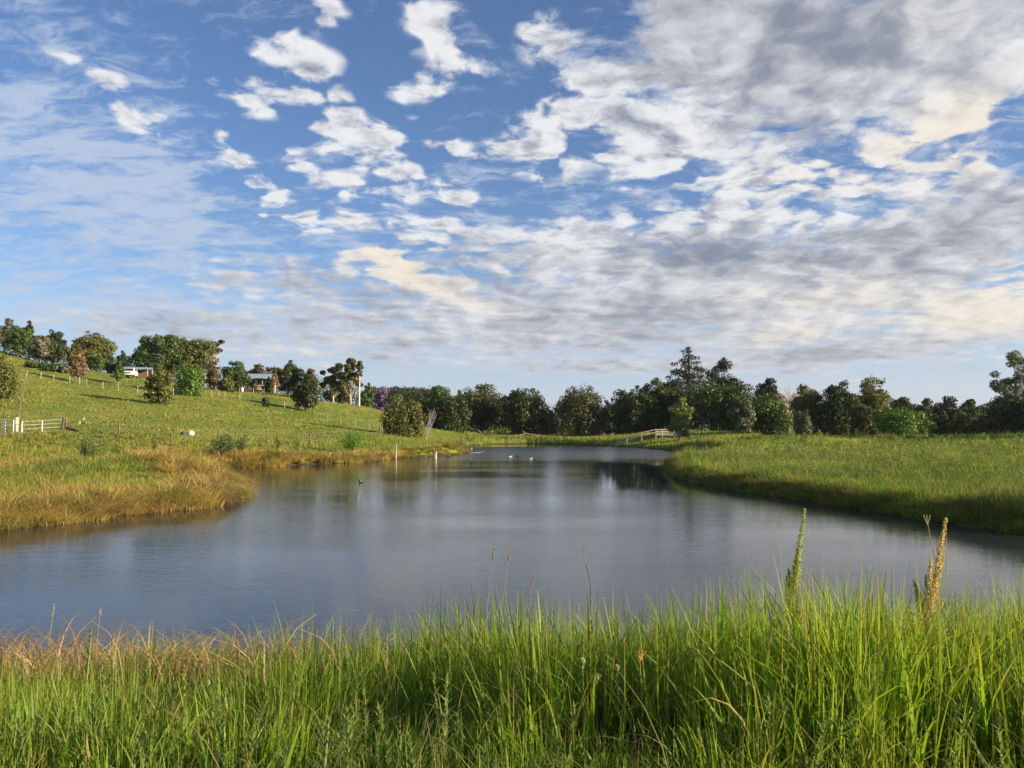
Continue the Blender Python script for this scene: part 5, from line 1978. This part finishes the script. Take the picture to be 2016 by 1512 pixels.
for px, top, D, ln, lab in ((1700, 1085, 5.3, 14, 'thin wiry stem with nodding tip beside the golden dock'), (1880, 1005 + 12, 5.2, -54, 'thin pale stem with forked top rising through the golden dock')):
    g = pxground(px if px > 1750 else 1858, D)
    root = empty('wiry_stem', g)
    tag(root, lab, 'stem')
    tx = 1862 if px == 1700 else 1824
    tp = Vector(at(tx, 1050 if px == 1700 else 1020, D)) - Vector(g)
    m = MB()
    m.tube([(0, 0, 0), (tp.x * .3, 0, tp.z * .5), (tp.x * .8, 0, tp.z * .85), tp], [.004, .003, .0025, .0015], 5)
    if px != 1700:
        for s in (-.02, .0, .022):
            m.tube([tp * .97, tp + Vector((s, 0, .02))], [.002, .003], 5)
    else:
        m.tube([tp, tp + Vector((-.015, 0, .006))], [.0015, .001], 4)
    m.build('stem', MATS['dock_stem'], root)


def thistle(px, top, D, headc, label):
    g = pxground(px, D)
    H = at(px, top, D)[2] - g[2]
    root = empty('thistle', g)
    tag(root, label, 'thistle')
    st = MB().tube([(0, 0, 0), (.01, 0, H * .5), (-.005, 0, H - .03)], [.009, .008, .006], 7)
    st.build('stalk', MATS['thistle_green'], root)
    MB().ball((-.005, 0, H - .015), .018, 10, 7, (1, 1, 1.15), .06).build('bud', MATS['thistle_green'], root)
    if headc:
        n = 80
        a = rng.random(n) * 6.28
        b = np.stack([-.005 + .006 * np.cos(a), .006 * np.sin(a), np.full(n, H)], 1)
        V, Fc, C = blades('x', b, .022 + .01 * rng.random(n), np.full(n, .002), a, .3 + .3 * rng.random(n), np.array([headc]) * jit(n, .3), 2)
        big_mesh('flower', V, Fc, GRASS, root, col=C)
    n = 110
    t = .15 + .8 * rng.random(n)
    a = rng.random(n) * 6.28
    b = np.stack([np.zeros(n), np.zeros(n), H * t], 1)
    V, Fc, C = blades('x', b, (.035 + .05 * (1 - t)) * (.7 + .6 * rng.random(n)), .005 + .006 * rng.random(n), a, .7 + .6 * rng.random(n), np.array([(.17, .23, .06)]) * jit(n, .4), 3, face=a + 1.57)
    big_mesh('spiny_leaves', V, Fc, GRASS, root, col=C)


simple('thistle_green', (.16, .22, .07), (.24, .28, .10), 30, .8, .2)
thistle(1145, 1296, 4.1, None, 'thistle with closed green bud low in the near grass')
thistle(1212, 1308, 4.15, (.45, .04, .20), 'thistle with small magenta flower low in the near grass')


def leafy_weed(px, top, D, label, nl=64, lfl=.085, col=(.21, .28, .07)):
    g = pxground(px, D)
    H = at(px, top, D)[2] - g[2]
    root = empty('leafy_weed', g)
    tag(root, label, 'weed')
    l = random.uniform(-.06, .06)
    MB().tube([(0, 0, 0), (l * .4, 0, H * .5), (l, 0, H - .01)], [.006, .005, .003], 6).build('stem', MATS['thistle_green'], root)
    t = np.linspace(.12, 1, nl)
    a = np.arange(nl) * 2.4
    b = np.stack([l * t * t, np.zeros(nl), H * t - .01], 1)
    ln = lfl * (1.15 - .55 * t) * (.75 + .5 * rng.random(nl))
    V, Fc, C = blades('x', b, ln, .011 * (.7 + .5 * rng.random(nl)), a, .55 + .5 * rng.random(nl) * (1.1 - t), np.array([col]) * jit(nl, .4), 4, droop=.3, face=a + 1.57)
    big_mesh('leaves', V, Fc, GRASS, root, col=C)


leafy_weed(640, 1418, 3.2, 'leafy upright weed, first of the cluster in the near grass')
leafy_weed(692, 1402, 3.25, 'leafy weed in the middle of the near cluster below the tall blades')
leafy_weed(772, 1398, 3.25, 'tallest leafy weed of the near cluster')
leafy_weed(826, 1448, 3.2, 'shorter leafy weed at the end of the near cluster by dry stems')
leafy_weed(588, 1488, 3.1, 'lowest leafy weed almost out of the picture bottom')
leafy_weed(176, 1236, 5.0, 'tall yellowish weed spire among the dry straw', 90, .07, (.20, .25, .05))
leafy_weed(72, 1418, 3.4, 'leafy weed in the near corner of the grass below the dry straw')
leafy_weed(205, 1372, 3.7, 'leafy weed beside the broad bent blade below the dry straw', 70, .10, (.15, .24, .05))


def finger_seed(px, top, D, col, label, n=7, ln=.075):
    g = pxground(px, D)
    H = at(px, top, D)[2] - g[2]
    root = empty('finger_grass', g)
    tag(root, label, 'grass stalk')
    MB().tube([(0, 0, 0), (.01, 0, H * .6), (0, 0, H - ln)], [.003, .0025, .002], 5).build('stem', MATS['dock_stem'], root)
    for k in range(n):
        s = (k / (n - 1) - .35) * .9
        m = MB().tube([(0, 0, H - ln), (s * ln * .5, .005 * k, H - ln * .45), (s * ln, .008 * k, H - ln * abs(s) * .4)], [.0022, .003, .0018], 5)
        m.build('finger', MATS[col], root)


simple('straw_seed', (.40, .30, .12), (.52, .40, .18), 60, .8, .15)
simple('rust_seed', (.36, .17, .05), (.48, .26, .08), 60, .8, .15)
finger_seed(1168, 1326, 4.1, 'straw_seed', 'straw coloured fan of seed fingers between the two thistles')
finger_seed(1256, 1278, 3.9, 'rust_seed', 'rusty forked seed fingers above the magenta thistle', 4, .06)

# ---------------------------------------------------------------- the air
hz, T, out = mat_new('haze_air')
pv = T.n('ShaderNodeVolumePrincipled')
pv.inputs['Color'].default_value = rgb(.80, .88, 1.0)
pv.inputs['Density'].default_value = 0.6e-4
pv.inputs['Anisotropy'].default_value = 0.2
T.t.links.new(pv.outputs[0], out.inputs['Volume'])
o = MB().box((0, 1750, 118), (9300, 6800, 240)).build('haze', hz)
tag(o, kind='stuff')
